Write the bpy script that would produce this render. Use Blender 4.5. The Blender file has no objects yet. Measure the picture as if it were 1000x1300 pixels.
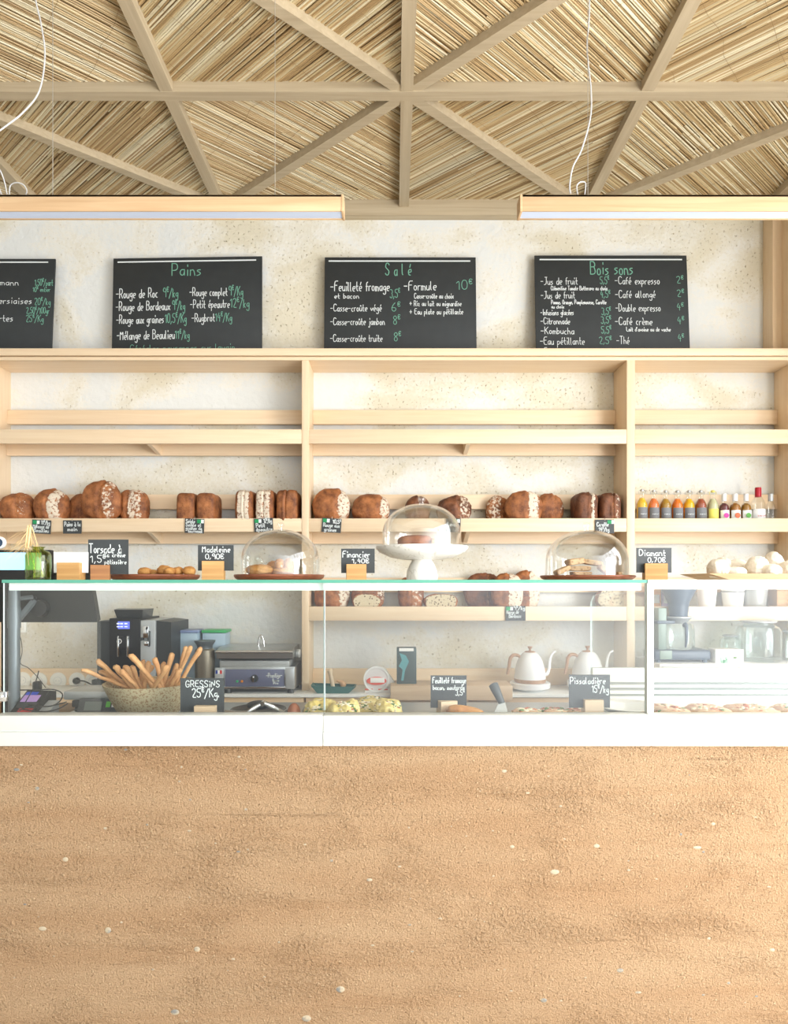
import bpy, bmesh, math, random
from mathutils import Vector, noise
R = math.radians
rnd = random.Random(7)
S = bpy.context.scene
COL = S.collection

# ------------------------------------------------------------------ camera, world, lights, exposure
F = 836.0            # focal length in pixels of the 1000x1300 frame
CZ = 1.5             # camera height
HY = 740.0           # horizon row
cam = bpy.data.cameras.new('camera')
camo = bpy.data.objects.new('camera', cam); COL.objects.link(camo)
cam.sensor_fit = 'VERTICAL'; cam.sensor_height = 36.0
cam.lens = F / 1300.0 * 36.0
cam.shift_y = (HY - 650.0) / 1300.0
cam.clip_start = 0.05
camo.location = (0, 0, CZ); camo.rotation_euler = (R(90), 0, 0)
S.camera = camo

w = bpy.data.worlds.new('daylight'); S.world = w; w.use_nodes = True
wt = w.node_tree
bg = wt.nodes['Background']; bg.inputs[0].default_value = (0.93, 0.97, 1.0, 1)
tcw = wt.nodes.new('ShaderNodeTexCoord'); sx = wt.nodes.new('ShaderNodeSeparateXYZ'); wt.links.new(tcw.outputs['Generated'], sx.inputs[0])
mr = wt.nodes.new('ShaderNodeMapRange'); mr.interpolation_type = 'SMOOTHSTEP'      # the open street side is brighter to the right
mr.inputs[1].default_value = -0.3; mr.inputs[2].default_value = 0.8; mr.inputs[3].default_value = 0.36; mr.inputs[4].default_value = 4.3
wt.links.new(sx.outputs[0], mr.inputs[0])
mz = wt.nodes.new('ShaderNodeMapRange'); mz.inputs[1].default_value = -0.15; mz.inputs[2].default_value = 0.05; mz.inputs[3].default_value = 0.8; mz.inputs[4].default_value = 1.0
wt.links.new(sx.outputs[2], mz.inputs[0])
mm = wt.nodes.new('ShaderNodeMath'); mm.operation = 'MULTIPLY'; wt.links.new(mr.outputs[0], mm.inputs[0]); wt.links.new(mz.outputs[0], mm.inputs[1])
wt.links.new(mm.outputs[0], bg.inputs[1])

def area(name, loc, size, energy, color, target):
    l = bpy.data.lights.new(name, 'AREA'); l.shape = 'RECTANGLE'; l.size, l.size_y = size; l.energy = energy; l.color = color
    o = bpy.data.objects.new(name, l); COL.objects.link(o); o.location = loc
    o.rotation_euler = (Vector(target) - Vector(loc)).to_track_quat('-Z', 'Y').to_euler()
# added fill lamp, unseen at the right, brightens that end of the counter
area('side_fill_lamp', (2.92, 0.45, 1.25), (1.6, 1.9), 120, (1.0, 0.985, 0.96), (0.0, 0.75, 1.15))

vs = S.view_settings
S.display_settings.display_device = 'sRGB'
vs.view_transform = 'Standard'; vs.look = 'None'; vs.gamma = 1.0; vs.use_curve_mapping = False
vs.exposure = 0.62
S.cycles.max_bounces = 10; S.cycles.diffuse_bounces = 4; S.cycles.glossy_bounces = 4
S.cycles.transmission_bounces = 6; S.cycles.transparent_max_bounces = 32
S.cycles.caustics_reflective = False; S.cycles.caustics_refractive = False
S.cycles.use_denoising = True

# ------------------------------------------------------------------ helpers
def lin(c):
    return tuple((x / 255 / 12.92 if x / 255 <= 0.04045 else ((x / 255 + 0.055) / 1.055) ** 2.4) for x in c) + (1,)
def at(u, v, D):
    return Vector(((u - 500) / F * D, D, CZ - (v - HY) / F * D))
def px(D): return D / F

def newmat(name):
    m = bpy.data.materials.new(name); m.use_nodes = True
    nt = m.node_tree; b = nt.nodes['Principled BSDF']
    return m, nt, b
def mat(name, col, rough=0.5, metal=0.0, var=0.0, vs_=30.0, bump=0.0, bs=200.0, alpha=1, spec=None):
    m, nt, b = newmat(name)
    b.inputs['Roughness'].default_value = rough; b.inputs['Metallic'].default_value = metal
    if spec is not None: b.inputs['Specular IOR Level'].default_value = spec
    tc = nt.nodes.new('ShaderNodeTexCoord')
    n = nt.nodes.new('ShaderNodeTexNoise'); n.inputs['Scale'].default_value = vs_; n.inputs['Detail'].default_value = 5
    nt.links.new(tc.outputs['Object'], n.inputs['Vector'])
    r = nt.nodes.new('ShaderNodeValToRGB')
    c = lin(col)
    r.color_ramp.elements[0].position = 0.3; r.color_ramp.elements[1].position = 0.7
    r.color_ramp.elements[0].color = tuple(x * (1 - var) for x in c[:3]) + (1,)
    r.color_ramp.elements[1].color = tuple(min(1, x * (1 + var)) for x in c[:3]) + (1,)
    nt.links.new(n.outputs['Fac'], r.inputs['Fac']); nt.links.new(r.outputs['Color'], b.inputs['Base Color'])
    if bump:
        n2 = nt.nodes.new('ShaderNodeTexNoise'); n2.inputs['Scale'].default_value = bs; n2.inputs['Detail'].default_value = 4
        nt.links.new(tc.outputs['Object'], n2.inputs['Vector'])
        bp = nt.nodes.new('ShaderNodeBump'); bp.inputs['Strength'].default_value = bump; bp.inputs['Distance'].default_value = 0.004
        nt.links.new(n2.outputs['Fac'], bp.inputs['Height']); nt.links.new(bp.outputs['Normal'], b.inputs['Normal'])
    return m
def wood(name, light, dark, axis='X', rough=0.5, scale=1.0, contrast=0.5):
    m, nt, b = newmat(name)
    tc = nt.nodes.new('ShaderNodeTexCoord'); mp = nt.nodes.new('ShaderNodeMapping')
    sc = [38 * scale] * 3; sc['XYZ'.index(axis)] = 1.6 * scale
    mp.inputs['Scale'].default_value = sc
    nt.links.new(tc.outputs['Object'], mp.inputs['Vector'])
    n = nt.nodes.new('ShaderNodeTexNoise'); n.inputs['Scale'].default_value = 1.3; n.inputs['Detail'].default_value = 6
    n.inputs['Distortion'].default_value = 0.6
    nt.links.new(mp.outputs['Vector'], n.inputs['Vector'])
    r = nt.nodes.new('ShaderNodeValToRGB')
    r.color_ramp.elements[0].position = 0.5 - contrast / 2; r.color_ramp.elements[1].position = 0.5 + contrast / 2
    r.color_ramp.elements[0].color = lin(dark); r.color_ramp.elements[1].color = lin(light)
    nt.links.new(n.outputs['Fac'], r.inputs['Fac']); nt.links.new(r.outputs['Color'], b.inputs['Base Color'])
    b.inputs['Roughness'].default_value = rough
    bp = nt.nodes.new('ShaderNodeBump'); bp.inputs['Strength'].default_value = 0.15; bp.inputs['Distance'].default_value = 0.002
    nt.links.new(n.outputs['Fac'], bp.inputs['Height']); nt.links.new(bp.outputs['Normal'], b.inputs['Normal'])
    return m
def clearglass(name, tint=(0.985, 0.995, 0.99), f0=0.04, rough=0.0, power=5.0, fmax=0.9):
    m = bpy.data.materials.new(name); m.use_nodes = True; nt = m.node_tree
    nt.nodes.remove(nt.nodes['Principled BSDF']); out = nt.nodes['Material Output']
    t = nt.nodes.new('ShaderNodeBsdfTransparent'); t.inputs[0].default_value = tint + (1,)
    g = nt.nodes.new('ShaderNodeBsdfGlossy'); g.inputs['Roughness'].default_value = rough; g.inputs[0].default_value = (1, 1, 1, 1)
    lw = nt.nodes.new('ShaderNodeLayerWeight'); lw.inputs['Blend'].default_value = 0.5
    p = nt.nodes.new('ShaderNodeMath'); p.operation = 'POWER'; p.inputs[1].default_value = power
    nt.links.new(lw.outputs['Facing'], p.inputs[0])
    ma = nt.nodes.new('ShaderNodeMath'); ma.operation = 'MULTIPLY_ADD'; ma.inputs[1].default_value = fmax - f0; ma.inputs[2].default_value = f0
    nt.links.new(p.outputs[0], ma.inputs[0])
    mx = nt.nodes.new('ShaderNodeMixShader')
    nt.links.new(ma.outputs[0], mx.inputs[0]); nt.links.new(t.outputs[0], mx.inputs[1]); nt.links.new(g.outputs[0], mx.inputs[2])
    nt.links.new(mx.outputs[0], out.inputs['Surface'])
    return m
def emit(name, col, strength):
    m, nt, b = newmat(name)
    b.inputs['Base Color'].default_value = lin(col); b.inputs['Emission Color'].default_value = lin(col)
    b.inputs['Emission Strength'].default_value = strength
    return m

class MB:
    def __init__(s): s.v = []; s.f = []; s.m = []; s.o = Vector((0, 0, 0)); s.attr = {}
    def add(s, vs, fs, mi=0):
        k = len(s.v); s.v += [tuple(Vector(p) - s.o) for p in vs]
        s.f += [tuple(i + k for i in f) for f in fs]; s.m += [mi] * len(fs); return s
    def box(s, x0, x1, y0, y1, z0, z1, mi=0, bev=0.0, seg=2):
        if bev <= 0:
            V = [(x, y, z) for x in (x0, x1) for y in (y0, y1) for z in (z0, z1)]
            return s.add(V, [(0, 1, 3, 2), (4, 6, 7, 5), (0, 4, 5, 1), (2, 3, 7, 6), (0, 2, 6, 4), (1, 5, 7, 3)], mi)
        bm = bmesh.new(); bmesh.ops.create_cube(bm, size=1)
        for v in bm.verts:
            v.co = Vector((x0 if v.co.x < 0 else x1, y0 if v.co.y < 0 else y1, z0 if v.co.z < 0 else z1))
        bmesh.ops.bevel(bm, geom=bm.edges[:], offset=bev, segments=seg, affect='EDGES', profile=0.5)
        bm.verts.index_update()
        s.add([v.co.copy() for v in bm.verts], [[v.index for v in f.verts] for f in bm.faces], mi); bm.free(); return s
    def lathe(s, prof, c=(0, 0, 0), n=40, mi=0, axis='Z'):
        vs, fs = [], []
        for r, z in prof:
            for i in range(n):
                a = 2 * math.pi * i / n; p = (r * math.cos(a), r * math.sin(a), z)
                if axis == 'Y': p = (p[0], p[2], p[1])
                if axis == 'X': p = (p[2], p[0], p[1])
                vs.append((p[0] + c[0], p[1] + c[1], p[2] + c[2]))
        for j in range(len(prof) - 1):
            for i in range(n):
                q = (j * n + i, j * n + (i + 1) % n, (j + 1) * n + (i + 1) % n, (j + 1) * n + i)
                fs.append(q if axis != 'Y' else q[::-1])
        return s.add(vs, fs, mi)
    def tube(s, pts, r, n=8, mi=0, caps=True, smooth=0):
        pts = [Vector(p) for p in pts]
        if smooth: pts = catmull(pts, smooth)
        rs = r if isinstance(r, (list, tuple)) else [r] * len(pts)
        if len(rs) != len(pts):
            rs = [rs[min(len(rs) - 1, int(i / (len(pts) - 1) * (len(rs) - 1)))] * (1 - t) + rs[min(len(rs) - 1, int(i / (len(pts) - 1) * (len(rs) - 1)) + 1)] * t
                  for i in range(len(pts)) for t in [(i / (len(pts) - 1) * (len(rs) - 1)) % 1.0]]
        vs, fs = [], []; up = None
        for i, p in enumerate(pts):
            d = (pts[min(i + 1, len(pts) - 1)] - pts[max(i - 1, 0)]).normalized()
            if up is None: up = Vector((0, 0, 1)) if abs(d.z) < 0.9 else Vector((1, 0, 0))
            a = d.cross(up).normalized(); b = a.cross(d).normalized(); up = b
            for k in range(n):
                t = 2 * math.pi * k / n; vs.append(p + (a * math.cos(t) + b * math.sin(t)) * rs[i])
        for i in range(len(pts) - 1):
            for k in range(n):
                fs.append((i * n + k, i * n + (k + 1) % n, (i + 1) * n + (k + 1) % n, (i + 1) * n + k))
        if caps:
            fs.append(tuple(range(n - 1, -1, -1))); fs.append(tuple((len(pts) - 1) * n + k for k in range(n)))
        return s.add(vs, fs, mi)
    def prism(s, poly, a, b, axis='X', mi=0):
        def P(q, t):
            return (t, q[0], q[1]) if axis == 'X' else ((q[0], t, q[1]) if axis == 'Y' else (q[0], q[1], t))
        n = len(poly)
        vs = [P(q, a) for q in poly] + [P(q, b) for q in poly]
        fs = [tuple(range(n))[::-1], tuple(range(n, 2 * n))] + [(i, (i + 1) % n, n + (i + 1) % n, n + i) for i in range(n)]
        return s.add(vs, fs, mi)
    def sphere(s, c, r, n=16, mi=0, sc=(1, 1, 1)):
        prof = [(r * math.sin(math.pi * i / n), -r * math.cos(math.pi * i / n)) for i in range(n + 1)]
        k = len(s.v); s.lathe(prof, (0, 0, 0), n * 2, mi)
        for i in range(k, len(s.v)):
            p = Vector(s.v[i]) + s.o; s.v[i] = tuple(Vector((p.x * sc[0] + c[0], p.y * sc[1] + c[1], p.z * sc[2] + c[2])) - s.o)
        return s
    def build(s, name, mats, parent=None, loc=None, ang=38, recalc=True):
        me = bpy.data.meshes.new(name); me.from_pydata(s.v, [], s.f)
        if not isinstance(mats, (list, tuple)): mats = [mats]
        for m in mats: me.materials.append(m)
        me.polygons.foreach_set('material_index', s.m)
        for k, vals in s.attr.items():
            a = me.attributes.new(k, 'FLOAT', 'POINT'); a.data.foreach_set('value', vals)
        if recalc:
            bm = bmesh.new(); bm.from_mesh(me); bmesh.ops.recalc_face_normals(bm, faces=bm.faces[:]); bm.to_mesh(me); bm.free()
        if ang:
            me.polygons.foreach_set('use_smooth', [True] * len(me.polygons)); me.set_sharp_from_angle(angle=R(ang))
        me.update()
        o = bpy.data.objects.new(name, me); COL.objects.link(o)
        if parent: o.parent = parent
        if loc is not None: o.location = loc
        return o
def catmull(pts, k):
    out = []
    P = [pts[0]] + list(pts) + [pts[-1]]
    for i in range(1, len(P) - 2):
        p0, p1, p2, p3 = P[i - 1], P[i], P[i + 1], P[i + 2]
        for j in range(k):
            t = j / k
            out.append(0.5 * ((2 * p1) + (p2 - p0) * t + (2 * p0 - 5 * p1 + 4 * p2 - p3) * t * t + (3 * p1 - p0 - 3 * p2 + p3) * t ** 3))
    out.append(P[-2]); return out
def tag(o, label=None, cat=None, group=None, kind=None):
    if label: o['label'] = label
    if cat: o['category'] = cat
    if group: o['group'] = group
    if kind: o['kind'] = kind
    return o
def thing(name, label, cat, loc, group=None, ry=0.0, rz=0.0, rx=0.0):
    o = bpy.data.objects.new(name, None); COL.objects.link(o); o.location = loc; o.empty_display_size = 0.05
    o.rotation_euler = (rx, ry, rz)
    return tag(o, label, cat, group)
def struct(name, mb, m, **k):
    return tag(mb.build(name, m, **k), kind='structure')
def mbo(org):
    b = MB(); b.o = Vector(org); return b

# ------------------------------------------------------------------ handwriting strokes
G = {}
def g(ch, wd, st): G[ch] = (wd, [[(int(q[i], 16), int(q[i + 1], 16) - 3) for i in range(0, len(q), 2)] for q in st.split(',')])
for ch, wd, st in [('a', 4, '4717051333 46,4743'.replace(' ', '')), ('b', 4, '0a03,06173745341303'), ('c', 3.6, '3717051333'), ('d', 4, '471705133346,4a43'),
    ('e', 4, '05454737170513 33'.replace(' ', '')), ('f', 3, '3a2a191813,0737'), ('g', 4, '471705143446,4741301001'), ('h', 4, '0a03,06173743'), ('i', 1.6, '1713,191a'),
    ('j', 2.4, '2721100001,292a'), ('k', 3.6, '0a03,3705,1533'), ('l', 1.8, '0a0413'), ('m', 5, '0703,06172723,26375653'), ('n', 4, '0703,06173743'),
    ('o', 4, '27170513334537 27'.replace(' ', '')), ('p', 4, '0700,06173745341304'), ('q', 4, '471705133346,4740'), ('r', 3, '0703,061737'), ('s', 3.4, '371706353413 03'.replace(' ', '')),
    ('t', 3, '1a142333,0737'), ('u', 4, '0704133346,4743'), ('v', 4, '072347'), ('w', 5, '0713264357'), ('x', 4, '0743,4703'), ('y', 4, '0724,4710'), ('z', 4, '07470343'),
    ('A', 4.4, '032a43,1636'), ('B', 4.2, '0a03,0a3a483707,3745443303'), ('C', 4, '493a1a0805133344'), ('D', 4.2, '0a03,0a2a48452303'), ('E', 4, '4a0a0343,0737'),
    ('F', 4, '4a0a03,0737'), ('G', 4.4, '493a1a080513334446,2646'), ('I', 1.6, '1a13'), ('J', 3.6, '3a341303,1a4a'), ('K', 4, '0a03,4a06,1743'), ('L', 3.8, '0a0343'),
    ('M', 4.6, '030a264a43'), ('N', 4.4, '030a434a'), ('O', 4.4, '2a1a0805133345483a2a'), ('P', 4, '0a03,0a3a483606'), ('R', 4.2, '0a03,0a3a483606,2643'),
    ('S', 4.2, '493a1a08173645331304'), ('T', 4.2, '0a4a,2a23'),
    ('0', 4, '2a1a0805133345483a2a'), ('1', 2.4, '082a23'), ('2', 4, '091a3a480343'), ('3', 4, '0a3a48372737453313 04'.replace(' ', '')), ('4', 4, '2a0646,3833'), ('5', 4, '4a0a0737453313 04'.replace(' ', '')),
    ('6', 4, '3a180513334536 06'.replace(' ', '')), ('7', 4, '0a4a13'), ('8', 4, '27081a3a48270513334527'), ('9', 4, '4717081a3a4843'),
    (u'€', 4, '493a1a0805133344,0737,0636'), ('/', 4, '024a'), (',', 1.6, '1402'), ('.', 1.4, '0304'), ('-', 3.4, '0636'), ('+', 4, '0646,2824'), ("'", 1.4, '0a08'), (' ', 2.6, '')]:
    if st: g(ch, wd, st)
    else: G[ch] = (wd, [])
ACC = {u'é': ('e', [[(2, 5.2), (3, 7)]]), u'è': ('e', [[(1, 7), (2, 5.2)]]), u'à': ('a', [[(1, 7), (2, 5.2)]]), u'â': ('a', [[(1, 5.2), (2, 6.6), (3, 5.2)]]), u'û': ('u', [[(1, 5.2), (2, 6.6), (3, 5.2)]]), u'ê': ('e', [[(1, 5.2), (2, 6.6), (3, 5.2)]])}
for k, (b, ex) in ACC.items(): G[k] = (G[b][0], G[b][1] + ex)
def chaikin(p, it=2):
    for _ in range(it):
        if len(p) < 3: return p
        q = [p[0]]
        for a, b in zip(p, p[1:]):
            q += [(a[0] * .75 + b[0] * .25, a[1] * .75 + b[1] * .25), (a[0] * .25 + b[0] * .75, a[1] * .25 + b[1] * .75)]
        q.append(p[-1]); p = q
    return p
def write(mb, text, x0, x1, zb, cap, y, wd=None, mi=0):
    """strokes of TEXT between x0 and x1, baseline zb, capital height cap, in the plane y (facing -y)."""
    items, X, sup = [], 0.0, False
    for ch in text:
        if ch == '^': sup = True; continue
        W_, st = G.get(ch, G['-'])
        k, dz = (0.55, 4.2) if sup else (1.0, 0.0)
        low = 0.82 if ch.islower() else 1.0
        nar = 0.86 if ch.islower() else 1.12
        items.append(([[(a * nar, b) for a, b in ln] for ln in st], X, k, dz, low)); X += (W_ * nar + 1.5) * k; sup = False
    X -= 1.5; sz = cap / 7.0; sx = (x1 - x0) / max(X, 1)
    hw = (wd or cap * 0.085) / 2
    jr = random.Random(len(text) * 31 + ord(text[0]))
    for st, ox, k, dz, low in items:
        jz = jr.uniform(-.25, .25); 
        for line in st:
            p = chaikin([(a, (b * low if b <= 4 else b - 4 * (1 - low)) + jz) for a, b in line])
            q = [Vector((x0 + (ox + a * k) * sx, y, zb + (b * k + dz) * sz)) for a, b in p]
            vs, fs = [], []
            for i, c in enumerate(q):
                d = (q[min(i + 1, len(q) - 1)] - q[max(0, i - 1)])
                if d.length < 1e-9: d = Vector((1, 0, 0))
                d.normalize(); nn = Vector((-d.z, 0, d.x)) * hw
                e = d * hw * 0.7 * (-1 if i == 0 else (1 if i == len(q) - 1 else 0))
                vs += [c + nn + e, c - nn + e]
            for i in range(len(q) - 1): fs.append((2 * i, 2 * i + 1, 2 * i + 3, 2 * i + 2))
            mb.add(vs, fs, mi)
def wpx(mb, lines, D, scale=1.0):
    """lines: (text, u0, u1, baseline v, cap height px) on the plane at depth D"""
    for t, u0, u1, vb, h in lines:
        a = at(u0, vb, D); b = at(u1, vb, D)
        write(mb, t, a.x, b.x, a.z, h * px(D), D)

# ------------------------------------------------------------------ materials
M = {}
M['shelf_x'] = wood('pale_ply_x', (236, 213, 182), (226, 199, 164), 'X', 0.45)
M['shelf_z'] = wood('pale_ply_z', (236, 213, 182), (226, 199, 164), 'Z', 0.45)
M['shelf_y'] = wood('pale_ply_y', (236, 213, 182), (226, 199, 164), 'Y', 0.45)
M['lampwood'] = wood('lamp_wood', (200, 170, 134), (176, 142, 104), 'X', 0.75)
M['beam_x'] = wood('beam_wood_x', (190, 174, 146), (172, 154, 126), 'X', 0.6)
M['beam_y'] = wood('beam_wood_y', (190, 174, 146), (172, 154, 126), 'Y', 0.6)
M['oak'] = wood('oak_block', (206, 164, 106), (172, 124, 70), 'X', 0.5, 1.6, 0.6)
M['oakdark'] = wood('oak_block_dark', (176, 122, 70), (128, 80, 40), 'X', 0.5, 1.6, 0.6)
M['walnut'] = wood('red_brown_board', (160, 98, 68), (112, 62, 42), 'X', 0.4, 1.2, 0.6)
M['traywood'] = wood('tray_wood', (206, 172, 128), (172, 132, 88), 'X', 0.5, 1.0, 0.6)
M['boardwood'] = wood('bread_board_wood', (224, 200, 168), (202, 172, 136), 'X', 0.5, 1.0, 0.5)
M['cabinet'] = wood('cabinet_front_wood', (226, 198, 160), (206, 174, 134), 'X', 0.5)
M['white'] = mat('white_paint', (244, 244, 240), 0.35, var=0.01)
M['whitemetal'] = mat('white_lacquered_metal', (208, 210, 205), 0.3, var=0.01, vs_=8)
M['worktop'] = mat('white_worktop', (236, 236, 232), 0.3, var=0.02)
M['slate'] = mat('chalkboard_slate', (44, 48, 50), 0.6, var=0.08, vs_=14)
M['slate2'] = mat('price_card_slate', (58, 62, 64), 0.55, var=0.1, vs_=40)
M['chalk'] = mat('white_chalk_ink', (222, 228, 228), 0.7)
M['chalkgreen'] = mat('green_chalk_ink', (112, 168, 146), 0.7)
M['signgreen'] = mat('green_sticker', (30, 150, 90), 0.6)
M['signwhite'] = mat('white_sticker', (235, 240, 238), 0.6)
M['glass'] = clearglass('display_glass', (0.985, 0.995, 0.99))
M['domeglass'] = clearglass('dome_glass', (0.98, 0.988, 0.988), 0.06, 0.0, 2.6, 0.8)
M['bottleglass'] = clearglass('bottle_glass', (0.95, 0.96, 0.95), 0.05, 0.02, 3.0, 0.7)
M['jarglass'] = clearglass('jar_glass', (0.93, 0.96, 0.95), 0.06, 0.02, 2.5, 0.7)
M['edge'] = mat('green_glass_edge', (84, 150, 130), 0.15)
M['edgelight'] = mat('pale_glass_edge', (206, 220, 216), 0.15)
M['steel'] = mat('brushed_steel', (190, 192, 192), 0.3, 0.9, var=0.04)
M['steeldull'] = mat('dull_steel', (184, 186, 184), 0.45, 0.35, var=0.05)
M['chrome'] = mat('chrome', (225, 225, 225), 0.1, 1.0)
M['black'] = mat('black_plastic', (20, 20, 21), 0.4)
M['darkgrey'] = mat('dark_grey_plastic', (52, 55, 56), 0.4, var=0.04)
M['pole'] = mat('grey_metal_pole', (104, 112, 116), 0.4, 0.3)
M['silver'] = mat('silver_plastic', (192, 196, 198), 0.35, 0.4)
M['paper'] = mat('white_paper', (244, 244, 242), 0.8)
M['ceramic'] = mat('white_glazed_ceramic', (240, 238, 232), 0.25, var=0.015)
M['cord'] = mat('white_cord', (190, 190, 190), 0.4)
M['wire'] = mat('thin_steel_wire', (170, 165, 155), 0.4, 0.5)
M['blackcable'] = mat('black_cable', (22, 22, 24), 0.5)

def marble():
    m, nt, b = newmat('marble')
    tc = nt.nodes.new('ShaderNodeTexCoord'); n = nt.nodes.new('ShaderNodeTexNoise')
    n.inputs['Scale'].default_value = 9; n.inputs['Detail'].default_value = 8; n.inputs['Distortion'].default_value = 1.6
    nt.links.new(tc.outputs['Object'], n.inputs['Vector'])
    r = nt.nodes.new('ShaderNodeValToRGB'); e = r.color_ramp.elements
    e[0].position = 0.475; e[0].color = lin((240, 237, 230)); e[1].position = 0.53; e[1].color = lin((243, 240, 234))
    x = r.color_ramp.elements.new(0.5); x.color = lin((214, 210, 200))
    nt.links.new(n.outputs['Fac'], r.inputs['Fac']); nt.links.new(r.outputs['Color'], b.inputs['Base Color'])
    b.inputs['Roughness'].default_value = 0.3; return m
M['marble'] = marble()
def speckle(name, base, spot, scale, th, rough=0.6):
    m, nt, b = newmat(name)
    tc = nt.nodes.new('ShaderNodeTexCoord'); n = nt.nodes.new('ShaderNodeTexNoise')
    n.inputs['Scale'].default_value = scale; n.inputs['Detail'].default_value = 3
    nt.links.new(tc.outputs['Object'], n.inputs['Vector'])
    r = nt.nodes.new('ShaderNodeValToRGB'); e = r.color_ramp.elements
    e[0].position = th; e[0].color = lin(base); e[1].position = th + 0.08; e[1].color = lin(spot)
    nt.links.new(n.outputs['Fac'], r.inputs['Fac']); nt.links.new(r.outputs['Color'], b.inputs['Base Color'])
    b.inputs['Roughness'].default_value = rough; return m
M['stoneware'] = speckle('speckled_stoneware', (186, 172, 138), (150, 120, 86), 160, 0.52)

def bread(name, c1, c2, flour=(222, 208, 188), crumbc=(206, 190, 158), seed=(98, 72, 46)):
    m, nt, b = newmat(name); L = nt.links.new
    tc = nt.nodes.new('ShaderNodeTexCoord')
    n = nt.nodes.new('ShaderNodeTexNoise'); n.inputs['Scale'].default_value = 17; n.inputs['Detail'].default_value = 9; n.inputs['Roughness'].default_value = 0.62
    L(tc.outputs['Object'], n.inputs['Vector'])
    r = nt.nodes.new('ShaderNodeValToRGB'); e = r.color_ramp.elements
    e[0].position = 0.33; e[0].color = lin(c1); e[1].position = 0.68; e[1].color = lin(c2)
    L(n.outputs['Fac'], r.inputs['Fac'])
    n2 = nt.nodes.new('ShaderNodeTexNoise'); n2.inputs['Scale'].default_value = 60; n2.inputs['Detail'].default_value = 6; n2.inputs['Roughness'].default_value = 0.65
    L(tc.outputs['Object'], n2.inputs['Vector'])
    def masked(prev, attr, col, noise_out, hard, wt=1.7, off=-1.45):
        a = nt.nodes.new('ShaderNodeAttribute'); a.attribute_name = attr
        s = nt.nodes.new('ShaderNodeMath'); s.operation = 'MULTIPLY_ADD'; s.inputs[1].default_value = 1.0; L(a.outputs['Fac'], s.inputs[0])
        q = nt.nodes.new('ShaderNodeMath'); q.operation = 'MULTIPLY_ADD'; q.inputs[1].default_value = wt; q.inputs[2].default_value = off
        L(noise_out, q.inputs[0]); L(q.outputs[0], s.inputs[2])
        k = nt.nodes.new('ShaderNodeMath'); k.operation = 'MULTIPLY'; k.inputs[1].default_value = hard; k.use_clamp = True; L(s.outputs[0], k.inputs[0])
        mx = nt.nodes.new('ShaderNodeMix'); mx.data_type = 'RGBA'
        L(k.outputs[0], mx.inputs['Factor']); L(prev, mx.inputs['A'])
        if isinstance(col, tuple): mx.inputs['B'].default_value = lin(col)
        else: L(col, mx.inputs['B'])
        return mx.outputs['Result']
    out = masked(r.outputs['Color'], 'cut', (196, 140, 92), n2.outputs['Fac'], 3)
    out = masked(out, 'flour', flour, n2.outputs['Fac'], 4, 2.6, -1.95)
    vor = nt.nodes.new('ShaderNodeTexVoronoi'); vor.inputs['Scale'].default_value = 70; L(tc.outputs['Object'], vor.inputs['Vector'])
    rc = nt.nodes.new('ShaderNodeValToRGB'); rc.color_ramp.elements[0].position = 0.22; rc.color_ramp.elements[0].color = lin(seed); rc.color_ramp.elements[1].position = 0.34; rc.color_ramp.elements[1].color = lin(crumbc)
    L(vor.outputs['Distance'], rc.inputs['Fac'])
    out = masked(out, 'crumb', rc.outputs['Color'], n2.outputs['Fac'], 12)
    L(out, b.inputs['Base Color']); b.inputs['Roughness'].default_value = 0.62
    bp = nt.nodes.new('ShaderNodeBump'); bp.inputs['Strength'].default_value = 0.8; bp.inputs['Distance'].default_value = 0.006
    L(n2.outputs['Fac'], bp.inputs['Height']); L(bp.outputs['Normal'], b.inputs['Normal'])
    return m
M['crust'] = bread('brown_crust', (92, 48, 26), (188, 120, 70))
M['crustdark'] = bread('dark_crust', (66, 36, 24), (146, 92, 60))
M['crustgold'] = bread('golden_crust', (176, 110, 52), (222, 170, 98), crumbc=(232, 206, 150))
M['cake'] = bread('loaf_cake_crust', (132, 74, 42), (176, 110, 66), crumbc=(222, 168, 104))
M['meringue'] = bread('meringue_shell', (244, 232, 212), (250, 242, 228))
M['biscuit'] = bread('pale_biscuit', (182, 134, 84), (216, 172, 118), crumbc=(224, 188, 140), seed=(196, 152, 106))
M['stick'] = bread('breadstick_crust', (190, 134, 84), (224, 176, 122))
M['quiche'] = bread('yellow_pastry', (214, 190, 104), (236, 222, 164))
M['flatbread'] = bread('onion_flatbread', (206, 160, 120), (238, 214, 180))
M['herb'] = mat('chopped_green_herb', (92, 120, 62), 0.7, var=0.3)
M['topping'] = mat('reddish_topping', (176, 104, 70), 0.7, var=0.3)
M['onion'] = mat('pale_onion', (236, 224, 196), 0.6, var=0.1)

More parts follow.
